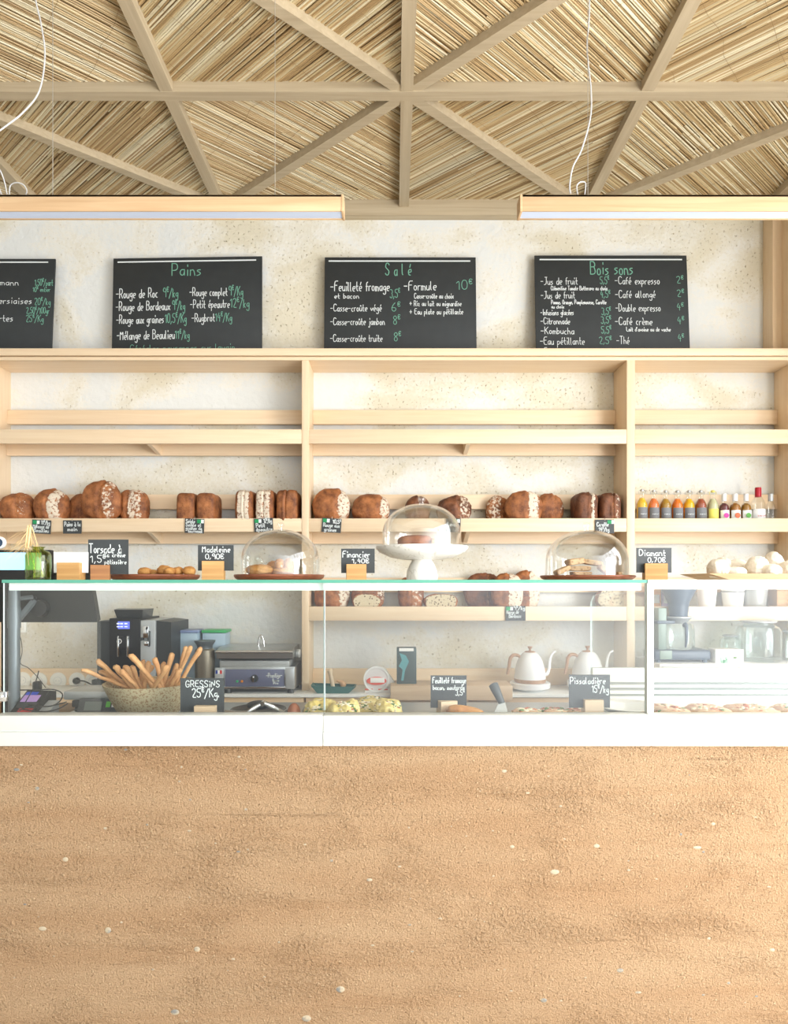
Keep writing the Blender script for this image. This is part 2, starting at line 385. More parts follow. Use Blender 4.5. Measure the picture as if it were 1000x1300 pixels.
# ------------------------------------------------------------------ setting materials
def plaster():
    m, nt, b = newmat('lime_plaster_on_stone'); L = nt.links.new
    tc = nt.nodes.new('ShaderNodeTexCoord')
    mp = nt.nodes.new('ShaderNodeMapping'); mp.inputs['Scale'].default_value = (1, 1, 1.25); L(tc.outputs['Object'], mp.inputs['Vector'])
    n1 = nt.nodes.new('ShaderNodeTexNoise'); n1.inputs['Scale'].default_value = 2.1; n1.inputs['Detail'].default_value = 3; n1.inputs['Distortion'].default_value = 0.5; L(mp.outputs['Vector'], n1.inputs['Vector'])
    n3 = nt.nodes.new('ShaderNodeTexNoise'); n3.inputs['Scale'].default_value = 60; n3.inputs['Detail'].default_value = 7; L(tc.outputs['Object'], n3.inputs['Vector'])
    ad = nt.nodes.new('ShaderNodeMath'); ad.operation = 'MULTIPLY_ADD'; ad.inputs[1].default_value = 0.22; L(n3.outputs['Fac'], ad.inputs[0]); L(n1.outputs['Fac'], ad.inputs[2])
    r = nt.nodes.new('ShaderNodeValToRGB'); e = r.color_ramp.elements
    e[0].position = 0.52; e[0].color = lin((218, 219, 216)); e[1].position = 0.76; e[1].color = lin((213, 205, 184))
    x = e.new(0.60); x.color = lin((224, 221, 212)); x = e.new(0.66); x.color = lin((219, 214, 200))
    L(ad.outputs[0], r.inputs['Fac'])
    # worn pits, only inside the rough patches
    n4 = nt.nodes.new('ShaderNodeTexNoise'); n4.inputs['Scale'].default_value = 70; n4.inputs['Detail'].default_value = 3; L(tc.outputs['Object'], n4.inputs['Vector'])
    rp = nt.nodes.new('ShaderNodeMapRange'); rp.inputs[1].default_value = 0.56; rp.inputs[2].default_value = 0.7; L(ad.outputs[0], rp.inputs[0])
    pit = nt.nodes.new('ShaderNodeMapRange'); pit.inputs[1].default_value = 0.62; pit.inputs[2].default_value = 0.70; L(n4.outputs['Fac'], pit.inputs[0])
    mu = nt.nodes.new('ShaderNodeMath'); mu.operation = 'MULTIPLY'; L(rp.outputs[0], mu.inputs[0]); L(pit.outputs[0], mu.inputs[1])
    mx = nt.nodes.new('ShaderNodeMix'); mx.data_type = 'RGBA'; mx.inputs['B'].default_value = lin((170, 156, 128)); L(mu.outputs[0], mx.inputs['Factor']); L(r.outputs['Color'], mx.inputs['A'])
    L(mx.outputs['Result'], b.inputs['Base Color']); b.inputs['Roughness'].default_value = 0.85
    n5 = nt.nodes.new('ShaderNodeTexNoise'); n5.inputs['Scale'].default_value = 24; n5.inputs['Detail'].default_value = 8; L(tc.outputs['Object'], n5.inputs['Vector'])
    h = nt.nodes.new('ShaderNodeMath'); h.operation = 'SUBTRACT'; L(n5.outputs['Fac'], h.inputs[0]); L(mu.outputs[0], h.inputs[1])
    bp = nt.nodes.new('ShaderNodeBump'); bp.inputs['Strength'].default_value = 0.55; bp.inputs['Distance'].default_value = 0.012
    L(h.outputs[0], bp.inputs['Height']); L(bp.outputs['Normal'], b.inputs['Normal'])
    return m
def earth():
    m, nt, b = newmat('rammed_earth'); L = nt.links.new
    tc = nt.nodes.new('ShaderNodeTexCoord')
    def V(sc):
        mp = nt.nodes.new('ShaderNodeMapping'); mp.inputs['Scale'].default_value = sc; L(tc.outputs['Object'], mp.inputs['Vector']); return mp.outputs['Vector']
    def N(sc, det, vec=None, dist=0, ro=0.5):
        n = nt.nodes.new('ShaderNodeTexNoise'); n.inputs['Scale'].default_value = sc; n.inputs['Detail'].default_value = det; n.inputs['Distortion'].default_value = dist; n.inputs['Roughness'].default_value = ro
        L(vec or tc.outputs['Object'], n.inputs['Vector']); return n.outputs['Fac']
    def MR(x, a, b_, c=0.0, d=1.0):
        r = nt.nodes.new('ShaderNodeMapRange'); r.inputs[1].default_value = a; r.inputs[2].default_value = b_; r.inputs[3].default_value = c; r.inputs[4].default_value = d; L(x, r.inputs[0]); return r.outputs[0]
    def MA(op, x, y):
        q = nt.nodes.new('ShaderNodeMath'); q.operation = op
        for i, k in enumerate((x, y)):
            if isinstance(k, (int, float)): q.inputs[i].default_value = k
            else: L(k, q.inputs[i])
        return q.outputs[0]
    def MIX(f, A, B, mode='MIX'):
        x = nt.nodes.new('ShaderNodeMix'); x.data_type = 'RGBA'; x.blend_type = mode; L(f, x.inputs['Factor'])
        for nm, k in (('A', A), ('B', B)):
            if isinstance(k, tuple): x.inputs[nm].default_value = k
            else: L(k, x.inputs[nm])
        return x.outputs['Result']
    strat = N(1.8, 6, V((0.5, 1, 5)), 0.4)
    r = nt.nodes.new('ShaderNodeValToRGB'); e = r.color_ramp.elements
    e[0].position = 0.3; e[0].color = lin((EARTH_A)); e[1].position = 0.72; e[1].color = lin((EARTH_B)); L(strat, r.inputs['Fac'])
    rough = MR(N(2.6, 7, V((1.0, 1, 2.6)), 0.5, 0.6), 0.47, 0.66, 0.22, 1.0)          # where the tamped face has crumbled
    line = MR(N(3.2, 4, V((0.25, 1, 7.5)), 0.2), 0.60, 0.70)                           # joints of the tamped layers
    rough = MA('MAXIMUM', rough, MA('MULTIPLY', line, 0.8))
    grain = N(190, 4, None, 0, 0.6); clod = N(85, 5, V((1, 1, 1.25)), 0.3, 0.55)
    pit = MR(N(150, 4, V((0.8, 1, 1.3)), 0.0, 0.6), 0.61, 0.67)
    pit = MA('MULTIPLY', pit, MR(rough, 0.0, 0.5, 0.45, 1.0))
    v = nt.nodes.new('ShaderNodeTexVoronoi'); v.inputs['Scale'].default_value = 75; L(tc.outputs['Object'], v.inputs['Vector'])
    sel = nt.nodes.new('ShaderNodeSeparateColor'); L(v.outputs['Color'], sel.inputs[0])
    chip = MA('MULTIPLY', MR(v.outputs['Distance'], 0.30, 0.22), MR(sel.outputs[0], 0.86, 0.88))
    col = MIX(MR(clod, 0.40, 0.62), MIX(MA('MULTIPLY', rough, 0.4), r.outputs['Color'], lin((150, 112, 74))), r.outputs['Color'])
    sand = N(330, 3, None, 0, 0.7)
    col = MIX(MR(sand, 0.36, 0.50, 0.42, 0.0), col, lin((112, 80, 52))); col = MIX(MR(sand, 0.56, 0.68, 0.0, 0.40), col, lin((228, 204, 168)))
    col = MIX(MA('MULTIPLY', pit, 0.75), col, lin((92, 62, 38)))
    col = MIX(MA('MULTIPLY', chip, 0.55), col, lin((206, 178, 142)))
    L(col, b.inputs['Base Color']); b.inputs['Roughness'].default_value = 0.9; b.inputs['Specular IOR Level'].default_value = 0.2
    h = MA('ADD', MA('MULTIPLY', grain, 0.45), MA('MULTIPLY', MA('MULTIPLY', clod, rough), 1.0))
    h = MA('SUBTRACT', h, MA('MULTIPLY', pit, 0.8)); h = MA('ADD', h, MA('MULTIPLY', chip, 0.18))
    bp = nt.nodes.new('ShaderNodeBump'); bp.inputs['Strength'].default_value = 1.0; bp.inputs['Distance'].default_value = 0.026
    L(h, bp.inputs['Height']); L(bp.outputs['Normal'], b.inputs['Normal'])
    return m
EARTH_A = (172, 138, 104); EARTH_B = (186, 157, 124)
M['plaster'] = plaster(); M['earth'] = earth()
M['sideplaster'] = mat('painted_side_wall', (226, 222, 212), 0.85, var=0.03, vs_=3, bump=0.1, bs=60)
M['floor'] = mat('polished_concrete', (214, 208, 198), 0.5, var=0.06, vs_=4)
M['reedback'] = mat('reed_backing', (140, 112, 74), 0.9, var=0.15)
def reeds():
    m, nt, b = newmat('reed'); L = nt.links.new
    a = nt.nodes.new('ShaderNodeAttribute'); a.attribute_name = 'tone'
    r = nt.nodes.new('ShaderNodeValToRGB'); e = r.color_ramp.elements
    e[0].position = 0; e[0].color = lin((156, 128, 88)); e[1].position = 1; e[1].color = lin((230, 218, 188))
    for p, c in ((0.3, (186, 158, 114)), (0.6, (204, 184, 144)), (0.8, (200, 188, 158))): x = e.new(p); x.color = lin(c)
    L(a.outputs['Fac'], r.inputs['Fac']); L(r.outputs['Color'], b.inputs['Base Color'])
    b.inputs['Roughness'].default_value = 0.45; return m
M['reed'] = reeds()

# ------------------------------------------------------------------ the room
ZC = 3.77           # underside of the ceiling joists
struct('floor', MB().box(-3.6, 3.6, -3.4, 4.3, -0.1, 0), M['floor'])
struct('wall_back', MB().box(-3.6, 3.6, 4.03, 4.25, 0, 4.0), M['plaster'])
struct('wall_left', MB().box(-3.6, -3.4, -3.4, 4.03, 0, 4.0), mat('grey_side_wall', (150, 148, 142), 0.85, var=0.03))
struct('wall_right', MB().box(3.5, 3.7, 2.3, 4.03, 0, 4.0), M['sideplaster'])
wf = MB(); 
for y in (-0.40, 0.43, 1.26): wf.box(2.95, 3.03, y, y + 0.05, 0.0, 3.9, bev=0.004)
for z in (0.0, 2.72, 3.86): wf.box(2.955, 3.025, -0.3499, 1.26, z, z + 0.06)
struct('fill_lamp_frame', wf, M['white'])  # unseen free-standing frame, added to go around the side fill lamp
struct('ceiling', MB().box(-3.6, 3.7, -3.4, 4.25, 3.92, 4.05), M['sideplaster'])
struct('trim_1', MB().box(-3.4, 3.5, 3.975, 4.03, ZC - 0.05, ZC + 0.06), M['beam_x'])
b = MB().box(2.257, 2.33, 3.925, 4.03, 2.852, ZC - 0.05); struct('trim_2', b, M['shelf_z'])
b = MB().box(2.31, 2.40, 3.70, 3.925, 2.852, ZC); struct('trim_3', b, M['shelf_z'])
XB = [-3.27, -2.16, -1.05, 0.06, 1.17, 2.28, 3.39]
YB = [1.15, 2.11, 3.07, 4.0]
hb = 0.029
def beam(a, c, hw, z0, z1, m, cut=0.0):
    a = Vector((a[0], a[1], 0)); c = Vector((c[0], c[1], 0)); d = (c - a).normalized(); n = Vector((-d.y, d.x, 0)) * hw
    a = a + d * cut; c = c - d * cut
    q = [a + n, c + n, c - n, a - n]
    B = MB(); B.prism([(p.x, p.y) for p in q], z0, z1, 'Z')
    return struct('ceiling_beam', B, m)
for x in XB: beam((x, 1.15 - 0.03), (x, 3.975), hb, ZC, ZC + 0.065, M['beam_y'])
for y in YB[:3]:
    beam((XB[0] - 0.03, y), (3.42, y), hb, ZC - 0.002, ZC + 0.065, M['beam_x'])
def reed_panel(tri, d, seed):
    rr = random.Random(seed)
    T = [Vector((p[0], p[1])) for p in tri]; d = Vector(d).normalized(); n = Vector((-d.y, d.x))
    lo = min(p.dot(n) for p in T); hi = max(p.dot(n) for p in T)
    B = MB(); tone = []
    def seg_at(t):
        hit = []
        for i in range(3):
            p, q = T[i], T[(i + 1) % 3]; a, b_ = p.dot(n) - t, q.dot(n) - t
            if a * b_ < 0: hit.append((p + (q - p) * (a / (a - b_))).dot(d))
        return (min(hit), max(hit)) if len(hit) == 2 else None
    t = lo
    while t < hi:
        t += rr.uniform(0.0064, 0.0094)
        s = seg_at(t)
        if not s or s[1] - s[0] < 0.02: continue
        cuts = [s[0]]
        while cuts[-1] < s[1]: cuts.append(cuts[-1] + rr.uniform(0.35, 1.1))
        cuts[-1] = s[1]
        for u0, u1 in zip(cuts, cuts[1:]):
            if u1 - u0 < 0.01: continue
            r = rr.uniform(0.0034, 0.0046); z = ZC + 0.052 - rr.uniform(0, 0.006)
            j = rr.uniform(-.006, .006); pa = d * u0 + n * t; pb = d * u1 + n * (t + j)
            vs, fs = [], []
            for p in (pa, pb):
                for k in range(6):
                    an = math.pi + math.pi * k / 5
                    o = n * (math.cos(an) * r); vs.append((p.x + o.x, p.y + o.y, z + math.sin(an) * r))
            fs = [(k, k + 1, 7 + k, 6 + k) for k in range(5)]
            B.add(vs, fs); q = rr.random(); tone += [q] * 12
    B.attr['tone'] = tone
    k = len(B.v)
    o = struct('ceiling_reed_panel', B, M['reed'], ang=60, recalc=False)
    # binding threads across the reeds
    W_ = MB()
    mid = [p.dot(d) for p in T]; a0, a1 = min(mid), max(mid); u = a0 + 0.12
    nn = [Vector((n.x, n.y))]
    while u < a1:
        hit = []
        for i in range(3):
            p, q = T[i], T[(i + 1) % 3]; a, b_ = p.dot(d) - u, q.dot(d) - u
            if a * b_ < 0: hit.append((p + (q - p) * (a / (a - b_))).dot(n))
        if len(hit) == 2 and abs(hit[0] - hit[1]) > 0.05:
            h0, h1 = min(hit), max(hit); pts = []
            for i in range(9):
                p = d * (u + rr.uniform(-.012, .012)) + n * (h0 + (h1 - h0) * i / 8); pts.append((p.x, p.y, ZC + 0.0405))
            W_.tube(pts, 0.0006, 4)
        u += rr.uniform(0.16, 0.26)
    if W_.v: tag(W_.build('binding_thread', M['reedback'], o), kind='structure')
    bk = MB(); bk.prism([(p.x, p.y) for p in T], ZC + 0.054, ZC + 0.06, 'Z'); tag(bk.build('backing', M['reedback'], o), kind='structure')
diag = {}
for j in range(3):
    for i in range(6):
        x0, x1, y0, y1 = XB[i], XB[i + 1], YB[j], YB[j + 1] if j < 2 else 4.03
        main = (i + j) % 2 == 1
        if j == 2: pass
        # row 2: cells alternate; see the joists in the photo
        main = ((i % 2 == 0) if j == 1 else (i % 2 == 1))
        A, Bp, C_, D_ = (x0, y0), (x1, y0), (x1, y1), (x0, y1)
        if main:
            beam(A, C_, 0.026, ZC + 0.004, ZC + 0.065, M['beam_x'], 0.03); tris = [(A, Bp, C_), (A, C_, D_)]; d = (x1 - x0, -(y1 - y0))
        else:
            beam(Bp, D_, 0.026, ZC + 0.004, ZC + 0.065, M['beam_x'], 0.03); tris = [(A, Bp, D_), (Bp, C_, D_)]; d = (x1 - x0, y1 - y0)
        for k, t in enumerate(tris): reed_panel(t, d, j * 100 + i * 10 + k)

# ------------------------------------------------------------------ shelving along the back wall
DF, DW = 3.8, 4.03
def zf(v): return CZ - (v - HY) * px(DF)
sh = thing('wall_shelving_unit', 'pale plywood shelving unit of three bays carrying bread and bottles along the plastered wall', 'shelving', (0, DF, 0.0))
UP = [(-2.385, -2.343), (-0.532, -0.492), (1.343, 1.39), (2.324, 2.372)]
WT = 0.8805            # worktop height
def shp(nm, f, m):
    q = mbo((0, DF, 0)); f(q); return q.build(nm, m, sh)
for a, c in UP:
    shp('upright', lambda q: q.box(a, c, DF, DW, WT, zf(457), bev=0.002), M['shelf_z'])
top = shp('top_board', lambda q: q.box(-2.6, 2.6, DF - 0.012, DW, zf(452), zf(443), bev=0.002), M['shelf_x'])
shp('top_lip', lambda q: q.box(-2.6, 2.6, DF - 0.004, DF + 0.02, zf(457.5), zf(452) - 0.006, bev=0.0015), M['shelf_x'])
shp('top_underboard', lambda q: q.box(-2.6, 2.6, DF + 0.02, DW, zf(457), zf(452) - 0.001), M['shelf_x'])
shelfz = {}
for nm, v0, v1, bays in (('a', 545, 563, (0, 1, 2)), ('b', 658, 675, (0, 1, 2)), ('c', 770, 788, (1, 2))):
    for k in bays:
        a, c = UP[k][1], UP[k + 1][0]
        z1, z0 = zf(v0), zf(v1); shelfz[nm] = z1 - 0.012
        shp('shelf_lip', lambda q: q.box(a + 0.0005, c - 0.0005, DF + 0.002, DF + 0.022, z0, z1, bev=0.0015), M['shelf_x'])
        shp('shelf_board', lambda q: q.box(a + 0.0005, c - 0.0005, DF + 0.022, DW - 0.03, z1 - 0.035, z1 - 0.012), M['shelf_x'])
        if nm != 'c':
            zr = CZ - ((579 if nm == 'a' else 690.5) - HY) * px(4.0)
            shp('under_rail', lambda q: q.box(a + 0.0005, c - 0.0005, 3.985, 4.005, zr, z1 - 0.035), M['shelf_x'])
            xm = (-1.42 if k == 0 else (0.43 if k == 1 else None))
            if xm:
                shp('bracket', lambda q: q.prism([(DF + 0.022, z1 - 0.035), (DF + 0.022, z0 - 0.002), (3.985, zr + 0.004), (3.985, z1 - 0.035)], xm - 0.012, xm + 0.012, 'X'), M['shelf_y'])
        br = {'a': (521, 539), 'b': (628, 646.5), 'c': (733.5, 752)}[nm]
        shp('back_rail', lambda q: q.box(a + 0.0005, c - 0.0005, 3.99, 4.01, CZ - (br[1] - HY) * px(4.0), CZ - (br[0] - HY) * px(4.0), bev=0.001), M['shelf_x'])
for k in range(3):
    a, c = UP[k][1], UP[k + 1][0]
    shp('splash_board', lambda q: q.box(a + 0.0005, c - 0.0005, 3.99, 4.01, WT + 0.001, CZ - (848.5 - HY) * px(4.0), bev=0.001), M['shelf_x'])
ZB, ZL = shelfz['b'], shelfz['c']      # tops of the bread shelves

# worktop and the base cabinets below it
o = MB().box(-2.6, 2.6, 3.66, 4.02, WT - 0.018, WT, bev=0.002).build('worktop', M['worktop'])
tag(o, 'long thin white worktop under the wall shelves', 'worktop')
for n_, (a, c, lab) in enumerate(((-2.6, -1.63, 'wooden base cabinet under the worktop below the espresso machine'), (-1.626, -0.50, 'wooden base cabinet under the worktop below the contact grill'),
                    (-0.496, 0.42, 'wooden base cabinet under the worktop below the tape dispenser'), (0.424, 1.36, 'wooden base cabinet under the worktop below the white kettles'), (1.364, 2.6, 'wooden base cabinet under the worktop below the coffee brewer'))):
    t = thing('base_cabinet', lab, 'cabinet', ((a + c) / 2, 3.7, 0), 'base cabinets under the back worktop')
    mbo(t.location).box(a, c, 3.70, 4.02, 0.0, WT - 0.019).build('body', M['cabinet'], t)
    mbo(t.location).box(a + 0.004, c - 0.004, 3.676, 3.699, 0.62, WT - 0.022, bev=0.001).build('drawer_front', M['cabinet'], t)
    xm = (a + c) / 2
    mbo(t.location).box(a + 0.004, xm - 0.002, 3.676, 3.699, 0.08, 0.615, bev=0.001).build('door', M['cabinet'], t)
    mbo(t.location).box(xm + 0.002, c - 0.004, 3.676, 3.699, 0.08, 0.615, bev=0.001).build('door', M['cabinet'], t)
# raised white cabinet carrying the brewer and jars
ZR = CZ - 103 * px(3.62)
t = thing('raised_white_cabinet', 'low white cabinet on the worktop carrying the coffee brewer and jars', 'cabinet', (1.88, 3.8, WT))
mbo(t.location).box(1.46, 2.32, 3.62, 3.985, WT, ZR, bev=0.004).build('body', M['white'], t)
mbo(t.location).box(1.47, 1.885, 3.605, 3.619, WT + 0.01, ZR - 0.012, bev=0.002).build('drawer_front', M['whitemetal'], t)
mbo(t.location).box(1.89, 2.31, 3.605, 3.619, WT + 0.01, ZR - 0.012, bev=0.002).build('drawer_front', M['whitemetal'], t)

# ------------------------------------------------------------------ counter and display cases
ct = thing('rammed_earth_counter', 'long rough ochre rammed earth counter under the glass display cases', 'counter', (0, 2.1, 0))
mbo(ct.location).box(-2.3, 2.1, 2.10, 2.78, 0, 0.9935).build('body', M['earth'], ct)
pb_ = mbo(ct.location)
pr = random.Random(3)
M['pebble'] = speckle('embedded_pebble', (170, 156, 132), (120, 118, 112), 24, 0.5)
for u, v, r in [(137, 1181, 5), (222, 1285, 6), (54, 1179, 4), (83, 1091, 3.4), (21, 977, 3), (250, 1205, 4), (432, 1256, 5), (469, 1117, 3.5), (389, 1293, 5), (47, 1001, 3), (704, 1107, 4), (885, 1076, 4), (757, 1074, 3), (905, 1046, 3), (650, 1075, 3), (640, 979, 3), (810, 1260, 3), (690, 1270, 5), (980, 1206, 4), (787, 1232, 3)] + \
        [(pr.uniform(5, 995), pr.uniform(950, 1298), pr.uniform(0.9, 2.0)) for _ in range(70)]:
    c = at(u, v, 2.1); r *= px(2.1); a, e = pr.uniform(0.8, 1.5), pr.uniform(0.5, 0.9)
    pb_.sphere(c, r, 5, 0, (a, 0.12, e))
tag(pb_.build('pebbles', M['pebble'], ct), kind='stuff')

ZT = 1.51            # top of the glass lids
ZF = 1.0             # case floors
xl, xj, xr = at(5, 0, 2.12).x, at(411.5, 0, 2.12).x, at(820, 0, 2.12).x
xe = 2.0
def pane(nm, parent, org, box, mats, faces_edge):
    """a glass sheet; faces_edge: which of the six faces (-x +x -y +y -z +z) show the green cut edge"""
    q = mbo(org); q.box(*box)
    for i in faces_edge: q.m[{'-x': 0, '+x': 1, '-y': 2, '+y': 3, '-z': 4, '+z': 5}[i]] = 1
    return q.build(nm, mats, parent, ang=0)
GE = [M['glass'], M['edge']]; GL = [M['glass'], M['edgelight']]
dc = thing('display_case', 'frameless glass display case on a white rail, holding breadsticks and savoury pastries', 'display case', (-0.22, 2.4, 0.994))
L_ = dc.location
def rail(q, x0, x1):
    zt = CZ + (HY - 908.5) * px(2.08); zg0 = CZ + (HY - 929) * px(2.08); zg1 = CZ + (HY - 926.5) * px(2.08); zb = 0.9850
    q.box(x0, x1, 2.080, 2.138, zg1, zt, bev=0.002); q.box(x0, x1, 2.099, 2.138, 0.9945, zg1 + 0.002); q.box(x0, x1, 2.084, 2.0985, zg0 - 0.002, zg1 + 0.002)
    q.box(x0, x1, 2.076, 2.0985, zb, zg0, bev=0.002)
    return zt
q = mbo(L_); ZRAIL = rail(q, xl - 0.012, xj - 0.0008); q.build('base_rail', M['whitemetal'], dc)
q = mbo(L_); rail(q, xj + 0.0008, xr - 0.001); q.build('base_rail', M['whitemetal'], dc)
mbo(L_).box(xl, xr - 0.001, 2.14, 2.76, 0.9945, ZF, bev=0.001).build('floor_plate', M['steel'], dc)
pane('front_pane', dc, L_, (xl, xj - 0.0015, 2.116, 2.124, ZRAIL, ZT - 0.0105), GL, ['-x', '+x'])
pane('front_pane', dc, L_, (xj + 0.0015, xr - 0.003, 2.116, 2.124, ZRAIL, ZT - 0.0105), GL, ['-x', '+x'])
pane('top_pane', dc, L_, (xl, xr - 0.002, 2.108, 2.76, ZT - 0.010, ZT), GE, ['-x', '+x', '-y', '+y'])
mbo(L_).box(xl + 0.012, xr - 0.012, 2.128, 2.136, CZ + (HY - 749.5) * px(2.128), ZT - 0.0105).build('top_rail', mat('frosted_rail', (222, 236, 230), 0.3), dc)
mbo(L_).box(xj - 0.0028, xj + 0.0028, 2.1245, 2.1275, ZRAIL + 0.01, CZ + (HY - 750) * px(2.1275)).build('joint_strip', M['edgelight'], dc)
for zz in (ZRAIL + 0.012,):
    q = mbo(L_); c = Vector((xl - 0.002, 2.12, CZ + (HY - 884) * px(2.12)))
    q.box(c.x - 0.014, c.x + 0.014, 2.112, 2.128, c.z - 0.016, c.z + 0.016, bev=0.003); q.lathe([(0, -.016), (0.008, -.016), (0.008, .016), (0, .016)], (c.x - 0.004, 2.12, c.z), 16, axis='Y')
    q.build('pane_clamp', M['chrome'], dc)

rc_ = thing('refrigerated_case', 'white framed refrigerated display case with slotted back, holding flatbread', 'display case', (1.4, 2.4, 0.994))
L_ = rc_.location
q = mbo(L_); rail(q, xr + 0.0006, xe); q.build('base_rail', M['white'], rc_)
mbo(L_).box(xr + 0.001, xe, 2.14, 2.76, 0.9945, ZF, bev=0.001).build('floor_plate', M['white'], rc_)
q = mbo(L_); x2 = at(828, 0, 2.12).x
q.box(xr, x2, 2.11, 2.135, ZRAIL, ZT - 0.0105, bev=0.001); q.box(x2, xe, 2.112, 2.135, CZ + (HY - 748) * px(2.12), ZT - 0.0105, bev=0.001)
q.box(xe - 0.02, xe, 2.11, 2.135, ZRAIL, CZ + (HY - 748) * px(2.12), bev=0.001); q.build('frame', M['white'], rc_)
pane('front_pane', rc_, L_, (x2, xe - 0.02, 2.118, 2.126, ZRAIL, CZ + (HY - 748) * px(2.12)), [M['glass'], M['edge']], [])
pane('top_pane', rc_, L_, (xr + 0.001, xe, 2.108, 2.76, ZT - 0.010, ZT), [M['glass'], M['edgelight']], ['-x', '+x', '-y', '+y'])
# side sheet with its sloped rear corner
q = mbo(L_); xs = xr + 0.004
poly = [(2.136, ZF + 0.001), (2.735, ZF + 0.001), (2.735, 1.42), (2.70, 1.447), (2.40, 1.48), (2.136, 1.488)]
q.prism(poly, xs, xs + 0.006, 'X'); q.m = [0, 0] + [1] * 6
q.build('side_pane', [M['glass'], M['edgelight']], rc_, ang=0)
zt = CZ - 108 * px(2.73); zz = [zt, CZ - 126 * px(2.73), CZ - 129.5 * px(2.73), CZ - 133 * px(2.73), CZ - 136.5 * px(2.73), CZ - 141 * px(2.73), CZ - 144 * px(2.73), ZF + 0.001]
for i in (0, 2, 4, 6):
    mbo(L_).box(xs + 0.007, xe, 2.728, 2.745, zz[i + 1], zz[i], bev=0.001).build('back_slat', M['white'], rc_)
mbo(L_).box(xs + 0.007, xe, 2.7455, 2.755, ZF + 0.001, zt).build('back_panel', mat('grey_slot_lining', (150, 158, 154), 0.5), rc_)

# ------------------------------------------------------------------ hanging lamps, their wires and cords
def lamp(x0, x1, lab):
    Dl = 2.2; z1 = CZ + (HY - 247) * px(Dl); z0 = CZ + (HY - 267) * px(Dl)
    t = thing('linear_pendant_lamp', lab, 'lamp', ((x0 + x1) / 2, Dl, z0), 'long wooden lamps above the counter')
    q = mbo(t.location)
    y1 = Dl + 0.055
    q.box(x0, x1, Dl, Dl + 0.006, z0 - 0.002, z1, bev=0.001); q.box(x0, x1, y1 - 0.008, y1, z0 - 0.003, z1, bev=0.001)
    q.box(x0, x1, Dl, y1, z1 - 0.008, z1, bev=0.001); q.build('channel', M['lampwood'], t)
    for e0, e1 in ((x0 - 0.008, x0), (x1, x1 + 0.008)):
        mbo(t.location).box(e0, e1, Dl - 0.001, y1 + 0.001, z0 - 0.004, z1 + 0.001, bev=0.001).build('end_cap', M['lampwood'], t)
    mbo(t.location).box(x0, x1, Dl + 0.0065, y1 - 0.0085, z0 - 0.001, z0 + 0.006).build('light_strip', LED, t)
    return t
LED = emit('led_strip', (172, 182, 200), 0.22)
xa = at(433, 0, 2.2).x; xc = at(663, 0, 2.2).x
lamp(-1.95, xa, 'long wooden pendant lamp hanging over the breadstick side of the counter')
lamp(xc, 2.15, 'long wooden pendant lamp over the refrigerated case, pale side lit by daylight')
ztop = CZ + (HY - 247) * px(2.2)
for u, lab in ((67, 'thin steel wire above the lamp end near the looped cord'), (349, 'thin steel wire holding the lamp near the chalkboard of breads and salty snacks'), (746, 'thin steel wire beside the white cord above the drinks chalkboard')):
    p = at(u, 0, 2.226); q = mbo((p.x, 2.226, ztop))
    q.tube([(p.x, 2.226, ztop), (p.x, 2.226, ZC + 0.15)], 0.0011, 6); q.lathe([(0, 0), (0.005, 0), (0.005, 0.012), (0.002, 0.016), (0, 0.016)], (p.x, 2.226, ztop), 12)
    tag(q.build('suspension_wire', M['wire'], None, (p.x, 2.226, ztop)), lab, 'wire', 'thin wires holding the lamps')
def cord(pts, lab, r=0.0026):
    P_ = [at(u, v, D) for u, v, D in pts]; q = mbo(P_[-1]); q.tube(P_, r, 8, smooth=8)
    tag(q.build('lamp_cord', M['cord'], None, P_[-1]), lab, 'cord', 'white cords feeding the lamps')
cord([(742, -150, 2.24), (748, 0, 2.25), (745, 60, 2.24), (750, 115, 2.23), (749, 150, 2.22), (738, 190, 2.22), (727, 212, 2.22), (723, 235, 2.22), (724, 246, 2.225)], 'white cord hanging down to the lamp above the drinks chalkboard')
cord([(733, 247, 2.235), (732, 236, 2.23), (737, 231, 2.23), (743, 233, 2.235), (742, 247, 2.24)], 'short white cord loop on top of the lamp by its daylit end', 0.0022)
cord([(30, -150, 2.24), (42, -20, 2.24), (52, 30, 2.23), (57, 70, 2.22), (50, 115, 2.2), (30, 142, 2.18), (5, 162, 2.17), (-25, 185, 2.17), (-28, 215, 2.18), (-6, 232, 2.2), (2, 247, 2.225)], 'long white cord swinging in a wide bow at the picture edge')
cord([(12, 247, 2.24), (13, 236, 2.235), (20, 232, 2.23), (29, 234, 2.23), (34, 241, 2.235), (33, 247, 2.24)], 'small round white cord loop standing on the shaded lamp', 0.0019)
cord([(-12, 200, 2.21), (0, 216, 2.22), (6, 232, 2.23), (9, 247, 2.235)], 'thin white cord end slanting onto the shaded lamp', 0.0019)

